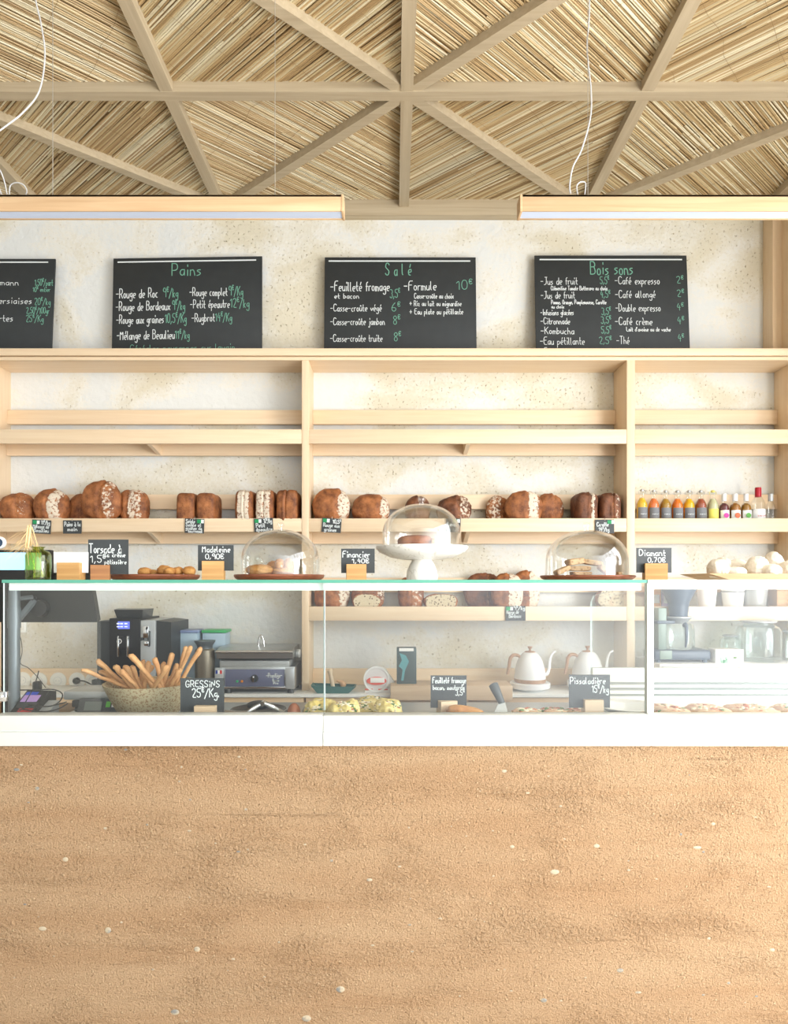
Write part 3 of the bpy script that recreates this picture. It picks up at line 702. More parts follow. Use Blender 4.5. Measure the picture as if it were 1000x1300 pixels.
# ------------------------------------------------------------------ chalkboards on top of the shelving
def chalkboard(lab, u0, u1, vt, white, green, tilt=0.0, line=None):
    Db = 3.93; zb = zf(443) + 0.0005; x0, x1 = at(u0, 0, Db).x, at(u1, 0, Db).x; z1 = CZ - (vt - HY) * px(Db)
    t = thing('chalkboard', lab, 'chalkboard', ((x0 + x1) / 2, Db, zb), 'menu chalkboards above the shelves', ry=tilt, rx=-0.08)
    mbo(t.location).box(x0, x1, Db, Db + 0.010, zb, z1, bev=0.001).build('panel', M['slate'], t)
    q = mbo(t.location); yy = Db - 0.0008
    for T_, a, c, vb, h in white:
        pa, pc = at(a, vb, Db), at(c, vb, Db); write(q, T_, pa.x, pc.x, pa.z, h * px(Db), yy, max(h * 0.075, 0.75) * px(Db))
    q.build('lettering', M['chalk'], t)
    if line:
        q = mbo(t.location)
        pa, pc = at(line[0], line[2], Db), at(line[1], line[2], Db); q.add([(pa.x, yy, pa.z), (pc.x, yy, pc.z), (pc.x, yy, pc.z + 0.008), (pa.x, yy, pa.z + 0.008)], [(0, 1, 2, 3)]); q.build('header_line', M['chalk'], t)
    q = mbo(t.location)
    for T_, a, c, vb, h in green:
        pa, pc = at(a, vb, Db), at(c, vb, Db); write(q, T_, pa.x, pc.x, pa.z, h * px(Db), yy, max(h * 0.07, 0.75) * px(Db))
    tag(q.build('lettering', M['chalkgreen'], t), 'green chalk lettering')
    return t
chalkboard('chalkboard cut off by the picture edge, listing jersey and tart prices', -128, 65, 323,
    [('Kouign amann', -50, 19, 358.5, 8), ('- Riz au lait', -60, -20, 371, 7), ('beurre de jersiaises', -62, 37, 383, 8.5), ('- Tartes', -25, 14, 406.5, 9)],
    [('1,50^€/part', 40, 63, 359, 8.5), ('10^€ entier', 38, 60, 367, 6), ('20^€/kg', 41, 61, 384.5, 9), ('2,50^€/100gr', 31, 60, 396, 8), ('25^€/Kg', 31, 53, 407, 9)], 0.0, (-60, 56, 328.5))
chalkboard('chalkboard headed Pains, listing breads and kilo prices', 141.5, 332.5, 321,
    [('-Rouge de Roc', 146, 199, 374, 12.5), ('-Rouge complet', 240, 288, 373, 11), ('-Rouge de Bordeaux', 146, 215, 391, 12), ('-Petit épeautre', 241, 291, 389, 11),
     ('-Rouge aux graines', 147, 207, 408, 11.5), ('-Rugbrot', 243, 272, 407, 11), ('-Mélange de Beaulieu', 148, 221, 429, 12)],
    [('Pains', 217, 254, 345, 16), ('9^€/kg', 206, 225, 374, 12), ('9^€/Kg', 290, 308, 373, 12), ('9^€/kg', 218, 234, 391, 12), ('12^€/kg', 292, 316, 389, 12), ('10,5^€/Kg', 209, 236, 408, 12),
     ('14^€/Kg', 273, 294, 407, 11), ('11^€/kg', 222, 240, 429, 11), ('Céréales paysannes sur levain', 165, 298, 445, 9)], R(-0.9), (147, 325, 327))
chalkboard('chalkboard headed Salé, listing filled pastries and sandwiches', 411, 605, 321,
    [('-Feuilleté fromage', 419, 494, 366, 13), ('et bacon', 424, 455, 376, 7), ('-Casse-croûte végé', 419, 484, 393, 9.5), ('-Casse-croûte jambon', 419, 488, 411, 9.5),
     ('-Casse-croûte truite', 419, 485, 433, 9.5), ('-Formule', 513, 554, 365, 12.5), ('Casse-croûte au choix', 526, 576, 376, 7), ('+ Riz au lait ou mignardise', 520, 586, 386, 7), ('+ Eau plate ou pétillante', 520, 588, 397, 7.5)],
    [('S a l é', 489, 522, 345, 16), ('3,5^€', 495, 507, 375, 11), ('6^€', 497, 507, 393, 11), ('8^€', 499, 507, 410, 11), ('8^€', 500, 508, 432, 11), ('10^€', 580, 599, 364, 12)], 0.0, (416, 598, 327))
chalkboard('chalkboard headed Boissons, listing juices and coffees', 680.5, 876, 318.5,
    [('-Jus de fruit', 688, 735, 357.5, 10), ('Clémentine Tomate Betterave au choix', 701, 773, 365, 5.5), ('-Jus de fruit', 688, 731, 376, 9.5), ('Pomme, Orange, Pamplemousse, Carotte', 701, 771, 383.5, 5.5), ('au choix', 701, 717, 389, 4.5),
     ('-Infusions glacées', 687, 729, 398, 7.5), ('-Citronnade', 687, 724, 410, 8.5), ('-Kombucha', 687, 729, 423, 9), ('-Eau pétillante', 686, 742, 437, 10), ('-Eau plate', 686, 724, 450, 9),
     ('-Café expresso', 783, 840, 357, 10), ('-Café allongé', 783, 834, 375, 10), ('-Double expresso', 783, 840, 393, 10), ('-Café crème', 782, 829, 411, 10), ("Lait d'avoine ou de vache", 796, 852, 419.5, 5.5), ('-Thé', 783, 799, 436, 10)],
    [('Bois sons', 752, 806, 344, 17), ('5,5^€', 764, 775, 356.5, 9.5), ('4,5^€', 764, 776, 375, 9), ('3,5^€', 765, 776, 397.5, 9), ('3,5^€', 764, 776, 409, 9), ('5,5^€', 764, 776, 422, 9), ('2,5^€', 761, 776, 436, 9),
     ('2^€', 862, 870, 356, 9), ('2^€', 862, 870, 374, 9), ('4^€', 861, 869, 392, 9), ('4^€', 861, 869, 410, 9), ('4^€', 861, 868, 433, 9)], 0.0, (687, 870, 325))

# ------------------------------------------------------------------ bread and other lumps
_bm = bmesh.new(); bmesh.ops.create_icosphere(_bm, subdivisions=5, radius=1)
ICO = ([v.co.copy() for v in _bm.verts], [[v.index for v in f.verts] for f in _bm.faces]); _bm.free()
_bm = bmesh.new(); bmesh.ops.create_icosphere(_bm, subdivisions=4, radius=1)
ICO4 = ([v.co.copy() for v in _bm.verts], [[v.index for v in f.verts] for f in _bm.faces]); _bm.free()
def sst(a, b, x):
    t = min(1, max(0, (x - a) / (b - a))); return t * t * (3 - 2 * t)
def lump(name, m, base, W, Dp, H, n=2.3, seed=0, rough=0.065, sx=None, curve=0.12, flour=None, floor=0.1, cut=None, groove=0.05, rot=0.0, lowres=False, dust=0.0):
    """a loaf or pastry standing on BASE (x, y, z): W wide, Dp deep, H high. sx: place of a lengthwise score on the front/top,
    flour: (from, to, amount) band relative to the score, cut: fraction of the depth sliced off in front (crumb shows)"""
    V, Fc = ICO4 if lowres else ICO
    B = MB(); fl, cu, cr = [], [], []; so = Vector((seed * 3.7, seed * 1.3, seed * 2.1))
    for p in V:
        k = (abs(p.x) ** n + abs(p.y) ** n + abs(p.z) ** n) ** (-1 / n)
        q = p * k
        d = 1 + rough * noise.noise(p * 1.7 + so) + rough * 0.5 * noise.noise(p * 4.3 + so) + rough * 0.25 * noise.noise(p * 11 + so)
        q = q * d
        f_ = 0.0; c_ = 0.0; m_ = 0.0
        front = sst(-0.25, 0.25, -q.y + 0.45 * q.z)
        if sx is not None:
            wob = 0.05 * noise.noise(Vector((q.z * 2, seed, 0)))
            dx = q.x - (sx + curve * (q.z * q.z - 0.3) + wob)
            gv = math.exp(-(dx / 0.07) ** 2) * front
            lip = math.exp(-((dx + 0.17) / 0.09) ** 2) * front
            q = q * (1 - groove * gv + groove * 0.55 * lip)
            c_ = 0.75 * math.exp(-((dx - 0.03) / 0.07) ** 2) * front
            if flour:
                f_ = sst(flour[0] - 0.08, flour[0] + 0.06, dx) * (1 - sst(flour[1] - 0.15, flour[1] + 0.1, dx)) * front * flour[2]
        if dust: f_ = max(f_, dust * sst(-0.3, 0.6, noise.noise(p * 2.3 + so * 2)))
        if cut is not None and q.y < -cut:
            q.y = -cut; m_ = 1.0
        z = max(q.z, -1 + 2 * floor)
        B.v.append((q.x * W / 2, q.y * Dp / 2, (z + 1 - 2 * floor) / (2 - 2 * floor) * H)); fl.append(f_); cu.append(c_); cr.append(m_)
    B.f = [tuple(f) for f in Fc]; B.m = [0] * len(B.f); B.attr = {'flour': fl, 'cut': cu, 'crumb': cr}
    o = B.build(name, m, None, base, ang=60, recalc=False)
    o.rotation_euler = (0, 0, rot)
    return o
def loafpx(lab, u0, u1, vt, D, zb, seed, grp, depth=None, name='bread_loaf', m='crust', cat='bread', **k):
    if seed in LAY and zb < 2.0 and D > 3: D, depth = LAY[seed]
    s = px(D); W = (u1 - u0) * s; H = CZ - (vt - HY) * s - zb
    o = lump(name, M[m], (at((u0 + u1) / 2, 0, D).x, D, zb), W, depth or W * 0.85, H, seed=seed, **k)
    return tag(o, lab, cat, grp)
LAY = {3: (3.962, .055), 4: (3.875, .11), 5: (3.935, .11), 24: (3.95, .075), 25: (3.868, .095), 26: (3.95, .075), 31: (3.85, .06), 32: (3.945, .09), 35: (3.955, .07), 36: (3.865, .085), 37: (3.955, .07)}
GB = 'round loaves on the bread shelf'; GT = 'tin loaves on the bread shelf'; GL_ = 'loaves on the low shelf'
loafpx('brown round loaf at the shaded end of the bread shelf', 2, 45, 626, 3.905, ZB, 1, GB, 0.16, sx=0.25, flour=(0.1, 0.6, .5))
loafpx('brown round loaf with a floury half, second from the shaded shelf end', 45, 88, 621.5, 3.90, ZB, 2, GB, 0.16, sx=0.05, curve=0.3, flour=(0.03, 0.75, .95))
loafpx('brown loaf mostly hidden behind the tallest round loaf', 86, 122, 627, 3.925, ZB, 3, GB, 0.14, sx=0.0)
o = loafpx('largest ball-shaped brown loaf, sitting forward and highest on the bread shelf', 104.5, 154, 610.5, 3.885, ZB + 0.004, 4, GB, 0.165, sx=0.05, curve=0.25, flour=(0.18, 0.75, .72), floor=0.04, rough=0.06, groove=0.07)
loafpx('brown round loaf with white flour marks just past the tallest loaf', 152, 189, 622, 3.915, ZB, 5, GB, 0.15, sx=-0.3, flour=(0.1, 1.0, .82), n=2.8)
for i, (u0, u1, vt, lab, kw) in enumerate([(229, 252.5, 627.5, 'plain tin loaf, first of the plain pair above the rye price tag', {}),
        (254, 277.5, 627.5, 'plain tin loaf, second of the plain pair, nearer the floured tin loaves', {}),
        (302, 325, 624.5, 'tin loaf with a broad floured top split down its middle, beside the plain pair', dict(sx=0.05, flour=(-0.7, 0.6, .98), groove=.06)),
        (327, 350.5, 623.5, 'floured tin loaf between a floured and an unfloured one', dict(sx=-0.05, flour=(-0.8, 0.75, .92), groove=.06)),
        (353, 380.5, 623.5, 'dark tin loaf without flour standing against the shelf upright', dict(sx=-0.1, groove=.08))]):
    loafpx(lab, u0, u1, vt, 3.90, ZB, 10 + i, GT, 0.2, n=5.5, rough=0.03, **kw)
loafpx('large round loaf with a floury flank, first past the upright of the middle bay', 396.5, 445, 621, 3.905, ZB, 20, GB, 0.17, sx=0.4, curve=0.2, flour=(0.03, 0.9, .95))
loafpx('round loaf with crossed scores and floury flank beside the cake stand dome', 447, 495, 627.5, 3.905, ZB, 21, GB, 0.17, sx=0.5, curve=0.15, flour=(0.03, 0.9, .9))
loafpx('dark round loaf seen through the cake stand dome', 514, 546, 630, 3.92, ZB, 22, GB, 0.13, m='crustdark', sx=0.0)
loafpx('rustic loaf leaning out from behind the cake stand dome', 556, 597, 629.5, 3.90, ZB, 23, GB, 0.15, m='crustdark', sx=0.2, rough=0.13, flour=(0.1, 0.8, .7))
loafpx('speckled round loaf at the start of a trio before the dark tin loaves', 616.5, 646, 630, 3.92, ZB, 24, GB, 0.13, sx=0.35, flour=(-1.3, -0.05, .72))
loafpx('large round loaf with a wide white flour stripe in a trio', 641, 688, 623.5, 3.895, ZB, 25, GB, 0.17, sx=0.15, curve=0.1, flour=(0.05, 0.65, 1.0), rough=0.06)
loafpx('round loaf with a deep score half hidden by the flour-striped loaf', 680, 714.5, 626.5, 3.92, ZB, 26, GB, 0.14, sx=0.25, flour=(0.5, 0.9, .6), groove=.07)
loafpx('dark tin loaf with a white flour streak by the carrot price tag', 727, 755, 627, 3.90, ZB, 27, GT, 0.18, m='crustdark', n=4.5, sx=0.25, flour=(0.02, 0.4, .95), groove=.07, rough=.06)
loafpx('very dark tin loaf touching the upright beside the juice bottles', 757, 784, 627.5, 3.90, ZB, 28, GT, 0.18, m='crustdark', n=4.5, sx=0.15, flour=(0.2, 0.6, .6), groove=.07, rough=.07)
D4 = 3.9
loafpx('pink-brown round loaf with a floured edge at the start of the low shelf', 400, 443, 738.5, D4 + .02, ZL, 30, GL_, 0.15, sx=0.45, flour=(0.05, 0.9, .95), n=2.8)
loafpx('seeded loaf cut open lying before two whole loaves on the low shelf', 447, 484, 753.5, D4 - 0.05, ZL, 31, GL_, 0.09, cut=0.5, n=2.3)
loafpx('round loaf behind the cut seeded loaf on the low shelf', 446, 488, 739.5, D4 + .05, ZL, 32, GL_, 0.11, sx=0.6, flour=(0, .8, .7))
loafpx('purplish round loaf with flour streak below the marble cake stand', 505, 538, 732, D4, ZL, 33, GL_, 0.15, sx=0.0, flour=(0.05, 0.9, .55), n=2.6)
loafpx('seeded loaf cut open to the pale crumb, below the cake stand', 537, 581, 753.5, D4 - 0.04, ZL, 34, GL_, 0.1, cut=0.5)
loafpx('dark round loaf at the start of the trio above the blue-grey price tag', 589, 637, 727, D4 + .03, ZL, 35, GL_, 0.15, m='crustdark', sx=0.2)
loafpx('loaf with a broad white floured band directly above the blue-grey price tag', 624, 663, 728, D4 - .01, ZL, 36, GL_, 0.16, sx=0.0, flour=(0.05, 1.2, 1.0), n=2.7)
loafpx('floured loaf at the end of the trio on the low shelf', 650, 684, 725, D4 + .03, ZL, 37, GL_, 0.15, sx=0.15, flour=(0.05, 1.2, 1.0), n=2.7)
loafpx('large seeded loaf cut open, seen through the slanted side glass', 756, 794, 747, D4 - 0.02, ZL, 38, GL_, 0.14, cut=0.45, dust=.5)

# ------------------------------------------------------------------ price cards
def price_sign(lab, card, block, D, zb, lines, m='oak', grp='price cards in wooden blocks on the glass', cm='slate2', yaw=0.0):
    u0, u1, v0, v1 = card; bu0, bu1, bv0 = block
    x0, x1 = at(u0, 0, D).x, at(u1, 0, D).x; bx0, bx1 = at(bu0, 0, D).x, at(bu1, 0, D).x
    z0, z1 = CZ - (v1 - HY) * px(D), CZ - (v0 - HY) * px(D); zt = CZ - (bv0 - HY) * px(D)
    bx = (bx0 + bx1) / 2; hw = (bx1 - bx0) / 2
    t = thing('price_card_holder', lab, 'price card', (bx, D, zb), grp, rz=0)
    q = MB(); a = 0.002; dpt = 0.024; zs = max(z0 - zb, 0.012) - 0.001
    q.prism([(-dpt, 0), (dpt, 0), (dpt, zt - zb), (a, zt - zb), (a, zs), (-a, zs), (-a, zt - zb), (-dpt, zt - zb)], -hw, hw, 'X')
    blk = q.build('wooden_block', M[m], t); blk.rotation_euler = (0, 0, yaw)
    c = mbo((bx, D, zb)).box(x0, x1, D - 0.0012, D + 0.0012, z0, z1).build('card', M[cm], t)
    q = mbo((bx, D, zb))
    for T_, p0, p1, vb, h in lines:
        pa, pc = at(p0, vb, D), at(p1, vb, D); write(q, T_, pa.x, pc.x, pa.z, h * px(D), D - 0.0018, max(0.95, h * 0.11) * px(D))
    if lines: q.build('lettering', M['chalk'], c)
    return t
price_sign('white paper card without visible writing in a pale oak block beside the green vase', (68.5, 112, 701, 727), (76.5, 104.5, 714.5), 2.26, ZT, [], cm='paper')
price_sign('black card reading Torsade in a dark oak block', (112, 163, 685, 729), (116.5, 139, 717.5), 2.30, ZT,
           [('Torsade à', 113.5, 154, 702, 11.5), ('1,5^€', 115, 133, 714, 9), ('la crème', 134, 159, 707, 5.5), ('pâtissière', 133, 160.5, 716, 5.5)], 'oakdark', yaw=0.35)
price_sign('slate card reading Madeleine in an oak block', (251.3, 296.5, 692, 724.5), (258, 284.5, 712.5), 2.27, ZT, [('Madeleine', 257, 292, 701, 8), ('0,90€', 261, 284, 709.5, 6.3)], yaw=0.12)
price_sign('slate card reading Financier in an oak block beside the cake stand', (433, 475.5, 696.5, 727.5), (439.5, 464.5, 716.5), 2.27, ZT, [('Financier', 435, 469, 707.5, 8), ('1,40€', 447, 468, 714.8, 5.5)], yaw=0.1)
price_sign('slate card reading Diamant in a dark-sided oak block', (807.5, 852, 695.5, 727), (817.5, 844.5, 715.5), 2.27, ZT, [('Diamant', 811, 844, 705.5, 8), ('0,70€', 822, 844, 713.8, 6)], yaw=-0.15)
price_sign('slate card reading Gressins behind the front glass', (229, 284.5, 861, 908.5), (249, 275.5, 895), 2.19, ZF, [('GRESSiNS', 236, 279, 872, 8), ('25^€/Kg.', 244, 279, 885, 11)], 'boardwood', 'price cards standing inside the glass case')
price_sign('slate card reading Feuilleté fromage behind the front glass', (546.5, 592, 857.5, 898.5), (556, 578, 889), 2.33, ZF, [('Feuilleté fromage', 549, 591, 867, 7.5), ('bacon, moutarde', 549.5, 589, 875.5, 6), ('3,5^€', 578, 589, 882.5, 6.5)], 'boardwood', 'price cards standing inside the glass case', yaw=0.3)
price_sign('slate card reading Pissaladière behind the front glass', (722, 774, 856.5, 898.5), (740, 763.5, 887.5), 2.25, ZF, [('Pissaladière', 723.5, 768, 868, 8.5), ('15^€/kg', 751, 772, 879, 9)], 'boardwood', 'price cards standing inside the glass case')

def shelf_tag(lab, u0, u1, v0, v1, lines, tilt=0.0, sticker=True, su=None, m='slate2', D=DF):
    Dd = D - 0.006; c = at((u0 + u1) / 2, (v0 + v1) / 2, Dd)
    t = thing('shelf_price_tag', lab, 'price tag', c, 'small price tags clipped to the shelf edges', ry=tilt)
    card = mbo(c).box(at(u0, 0, Dd).x, at(u1, 0, Dd).x, Dd, Dd + 0.002, at(0, v1, Dd).z, at(0, v0, Dd).z).build('card', M[m], t)
    q = mbo(c)
    for T_, a, b_, vb, h in lines:
        pa, pc = at(a, vb, Dd), at(b_, vb, Dd); write(q, T_, pa.x, pc.x, pa.z, h * px(Dd), Dd - 0.0006, 0.95 * px(Dd))
    q.build('lettering', M['chalk'], card)
    if sticker:
        s0 = u0 + 1 if su is None else su
        mbo(c).box(at(s0, 0, Dd).x, at(s0 + 5, 0, Dd).x, Dd - 0.0009, Dd, at(0, v0 + 5.5, Dd).z, at(0, v0 + 1, Dd).z).build('green_sticker', M['signgreen'], card)
        mbo(c).box(at(s0 + 5, 0, Dd).x, at(s0 + 8.5, 0, Dd).x, Dd - 0.0009, Dd, at(0, v0 + 5.5, Dd).z, at(0, v0 + 1, Dd).z).build('white_sticker', M['signwhite'], card)
    um = (u0 + u1) / 2; p = at(um, v0 + 1.5, Dd)
    q = mbo(c); q.tube([(p.x, Dd - 0.003, p.z), (p.x, Dd - 0.003, p.z + 0.012), (p.x, DF + 0.012, p.z + 0.018)], 0.0016, 6); q.build('clip', M['wire'], t)
shelf_tag('shelf tag with green sticker below the floury round loaf, above the dried wheat', 40.5, 64.5, 660, 677.5, [('11^€/kg', 52, 63, 665.5, 5), ('Mélange de', 42, 62, 670.5, 4.5), ('Beaulieu', 43, 62, 675.5, 4.5)], R(3))
shelf_tag('shelf tag without sticker reading Pains à la main below the tallest loaf', 80, 103.5, 660.5, 677.5, [('Pains à la', 82, 102, 668, 5.5), ('main', 86, 98, 674, 4.5)], 0, False)
shelf_tag('shelf tag about rye and sunflower seeds below the plain tin loaves', 234.5, 259, 658.5, 677, [('Seigle', 236, 247, 664, 4.5), ('Seigle et', 236, 255, 668.5, 4.5), ('graines de', 236, 256, 672.5, 4), ('tournesol', 239, 257, 676, 4)], R(2), True, 250)
shelf_tag('shelf tag reading Petit épeautre beside the tip of a glass dome', 322.5, 346.5, 658, 675, [('12^€/kg', 335, 345, 664, 5.5), ('Petit', 325, 336, 669, 5), ('épeautre', 325, 345, 674, 4.5)], R(-3))
shelf_tag('shelf tag reading Rouge aux graines by the shelf upright', 408.5, 433, 658, 676, [('10,5^€', 422, 432, 664, 4.5), ('Rouge aux', 410.5, 431, 669, 4.5), ('graines', 412, 427, 674.5, 4.5)], R(4))
shelf_tag('shelf tag peeking out behind the cake stand dome', 566, 584.5, 658, 675.5, [('Levain', 568, 582, 668, 5)], R(2), True, 575)
shelf_tag('shelf tag reading Carotte beside the tallest dome tip', 755.5, 779.5, 659.5, 677, [('Carotte', 757.5, 772, 668, 5), ('14^€/kg', 760, 773, 674.5, 5)], 0, True, 771)
shelf_tag('blue-grey shelf tag on the low shelf reading Rouge de Bordeaux', 641.5, 667, 769.5, 788, [('9^€/kg', 652, 666, 774, 4.5), ('Rouge de', 643, 658, 779, 4.5), ('Bordeaux', 646, 661, 784, 4.5)], 0)

# ------------------------------------------------------------------ domes, boards and cakes on the glass top
def dome_prof(r, h, t=0.0035):
    def pr_(r, h):
        P = [(r * 1.0, 0), (r * 1.0, h * 0.3)]
        for i in range(1, 19):
            a = math.pi / 2 * i / 18; P.append((r * math.cos(a) ** 0.92 if i < 18 else 0.0, h * 0.3 + h * 0.7 * math.sin(a)))
        return P
    return pr_(r, h), pr_(r - t, h - t)
def dome(lab, uc, u0, u1, vb, vt, vk, D, zb):
    r = (u1 - u0) / 2 * px(D); h = (CZ - (vt - HY) * px(D)) - zb; x = at(uc, 0, D).x
    t = thing('glass_cake_dome', lab, 'cake dome', (x, D, zb), 'glass domes on the counter')
    o_, i_ = dome_prof(r, h)
    q = MB(); q.lathe(o_ + i_[::-1], n=56); q.build('bell', M['domeglass'], t, ang=80)
    q = MB(); kr = 0.013; kz = CZ - (vk - HY) * px(D) - zb
    q.lathe([(0, h - 0.002), (0.010, h - 0.002), (0.008, h + 0.006), (kr, h + 0.012), (kr * 1.05, (h + kz) / 2 + .004), (kr * .8, kz - 0.002), (0, kz)], n=24)
    q.build('knob', M['domeglass'], t, ang=80); return t
def board(lab, u0, u1, vt, D, zb, m='walnut', cat='serving board', th=None):
    r = (u1 - u0) / 2 * px(D); x = at((u0 + u1) / 2, 0, D).x; z1 = CZ - (vt - HY) * px(D) - zb
    q = MB(); q.lathe([(0, 0), (r * 0.90, 0), (r * 0.97, z1 * 0.35), (r, z1 * 0.75), (r * 0.99, z1), (r * 0.97, z1), (0, z1 - 0.001)], n=56)
    o = q.build('round_wooden_board', M[m], None, (x, D, zb)); tag(o, lab, cat, 'round boards on the glass top'); return zb + z1
# madeleines on a board
zt = board('flat red-brown round board carrying small golden cakes, between two price cards', 143, 252, 729.5, 2.50, ZT)
for i, (u0, u1, vt, dD, lab) in enumerate([(175, 192, 720.5, -.03, 'golden cake at the shaded end of the board of small cakes'), (188, 202, 723, .03, 'low golden cake behind its neighbours on the board of small cakes'), (200, 217, 717.5, 0, 'highest golden cake on the board of small cakes'),
        (208, 222, 720, -.05, 'small brown-edged cake leaning on the highest cake'), (219, 233, 719.5, -.02, 'pale golden cake, last but one on the board'), (232, 248, 719, -.03, 'ridged brown cake nearest the Madeleine card')]):
    loafpx(lab, u0, u1, vt, 2.50 + dD, zt - 0.0008, 50 + i, 'small cakes on the board', 0.05, 'madeleine', 'crustgold', 'cake', rough=0.12, n=2.2, rot=0.0, lowres=True, dust=.25 if i % 2 else .1)
# dome with golden buns
zt = board('red-brown round board under the dome of golden cookies', 298, 411.5, 729.5, 2.45, ZT)
dome('glass dome over golden cookies next to the Madeleine card', 356, 306.5, 406, 730, 672.5, 663, 2.45, zt + 0.0005)
for i, (u0, u1, vt, dD, lab, z_) in enumerate([(312, 347, 716.5, -.03, 'flat golden cookie lying at the shaded side under the dome', 0), (345, 373, 721, -.02, 'brown cookie at the bottom of the heap under the dome', 0),
        (338, 358, 712, .06, 'golden cookie standing behind the others under the dome', 0), (349, 362, 709.5, .02, 'cracked sugared cookie on top of the heap', .018), (359, 373, 709, .03, 'cracked sugared cookie leaning at the heap end', .0)]):
    o = loafpx(lab, u0, u1, vt, 2.45 + dD, zt - 0.0008 + z_, 60 + i, 'golden cookies under the dome', 0.075, 'cookie', 'crustgold', 'cookie', rough=0.1, n=2.3, lowres=True, dust=(0.1, 0, .2, .9, .9)[i])
# marble cake stand with its dome
Dc = 2.40; xc_ = at(535.5, 0, Dc).x
def zs_(v): return CZ - (v - HY) * px(Dc) - ZT
t = thing('marble_cake_stand', 'white veined marble cake stand with a tapered foot, tallest thing on the glass top', 'cake stand', (xc_, Dc, ZT))
rp = 58.3 * px(Dc); zp = zs_(693.5)
q = MB(); q.lathe([(0, zp - 0.006), (rp * 0.93, zp - 0.006), (rp * 0.95, zp), (rp, zp - 0.001), (rp, zp - 0.007), (rp * 0.93, zp - 0.022), (rp * 0.68, zp - 0.041), (rp * 0.42, zp - 0.049), (0, zp - 0.049)], n=64); q.build('plate', M['marble'], t)
q = MB(); q.lathe([(0, 0), (0.056, 0), (0.0575, 0.01), (0.0545, 0.034), (0.046, 0.055), (0.035, zp - 0.0492), (0, zp - 0.0492)], n=48); q.build('foot', M['marble'], t)
dome('glass dome on the marble cake stand', 535, 484.5, 584.5, 694, 640, 629.5, Dc, ZT + zp - 0.0055)
o = loafpx('slab of brown loaf cake under the dome on the marble stand', 505, 549, 679.5, Dc, ZT + zp - 0.0058, 70, None, 0.11, 'loaf_cake', 'cake', 'cake', n=2.9, rough=0.05, lowres=False); o.rotation_euler.z = 0.12
loafpx('pale cut end of loaf cake beside the slab on the marble stand', 546, 553.5, 683.5, Dc - 0.015, ZT + zp - 0.0058, 71, None, 0.08, 'cake_slice', 'biscuit', 'cake', n=3.5, rough=0.06, lowres=True)
# dome with biscuit slices
zt = board('red-brown round board under the dome of biscuit slices', 686.5, 803.5, 730.5, 2.42, ZT)
dome('glass dome over stacked biscuit slices beside the Diamant card', 744.5, 693.5, 796, 730, 673, 663, 2.42, zt + 0.0005)
def slab(lab, u0, u1, v0, v1, dD, tilt, yaw, dp=0.05, m='biscuit', name='biscuit_slice', seed=0, base=None):
    D = 2.42 + dD; s = px(D); W = (u1 - u0) * s; th = (v1 - v0) * s
    o = lump(name, M[m], at((u0 + u1) / 2, v1, D), W, dp, th, n=5, seed=seed, rough=0.05, lowres=True, floor=0.02, cut=0.92, dust=.3)
    o.rotation_euler = (0, tilt, yaw); tag(o, lab, 'biscuit', 'biscuit slices under the dome'); return o
slab('biscuit slice lying flat on the board under the heap', 724, 750, 725.6, 730.2, .0, 0, .1, seed=1)
slab('biscuit slice second from the bottom of the heap', 721, 749, 718.5, 725, .0, 0.0, -.1, seed=2)
slab('crumbly biscuit slice on top of the heap', 718, 741, 709, 717, -.005, -.12, .2, seed=3)
slab('biscuit slice lying across the heap towards the upright', 738, 764, 711, 717.6, .01, .16, -.1, seed=4)
slab('biscuit slice leaning down from the heap on its shaded side', 704, 725, 720.5, 727, -.03, -.42, .1, seed=5)
slab('biscuit slice leaning down from the heap on its bright side', 756, 771, 718.5, 726, -.02, .7, -.1, seed=6)
slab('small biscuit piece lying alone near the dome rim', 781, 788, 726, 730, .02, 0, .3, 0.03, seed=7)
# meringues on a wooden tray
Dm = 2.36; x0, x1 = at(880, 0, Dm).x, at(1030, 0, Dm).x; z1 = CZ - (728.5 - HY) * px(Dm) - ZT
t = thing('wooden_tray', 'pale wooden tray with sloping ends carrying white meringues', 'tray', ((x0 + x1) / 2, Dm, ZT)); hw = (x1 - x0) / 2
q = MB(); q.prism([(-hw + 0.075, 0), (hw - 0.075, 0), (hw, z1), (hw - 0.012, z1), (hw - 0.08, 0.009), (-hw + 0.08, 0.009), (-hw + 0.012, z1), (-hw, z1)], -0.11, 0.11, 'Y'); q.build('body', M['traywood'], t)
for yy in (-0.116, 0.110):
    q = MB(); q.prism([(-hw + 0.075, 0), (hw - 0.075, 0), (hw, z1), (-hw, z1)], yy, yy + 0.006, 'Y'); q.build('side', M['traywood'], t)
zt = ZT + 0.0088
for i, (u0, u1, vt, dD, lab) in enumerate([(898, 924, 709.5, -.06, 'meringue nearest the sloping tray end'), (908, 928, 707.5, .04, 'meringue peeking out behind the one at the tray end'), (921, 949, 710, .03, 'broad low meringue, third along the tray'),
        (921, 946, 719.5, -.07, 'flattest meringue in front, half hidden by the tray edge'), (948, 974, 706, -.05, 'ridged meringue in the middle of the tray'), (969, 993, 701, .03, 'tallest meringue on the tray'), (966, 990, 716, -.08, 'low meringue in front of the tallest one'), (989, 1016, 711.5, -.03, 'meringue cut off by the picture edge')]):
    loafpx(lab, u0, u1, vt, Dm + dD, zt, 80 + i, 'white meringues on the tray', 0.075, 'meringue', 'meringue', 'meringue', n=2.2, rough=0.07, lowres=False, sx=0.3 if i in (0, 4) else None, curve=.6, groove=.06)

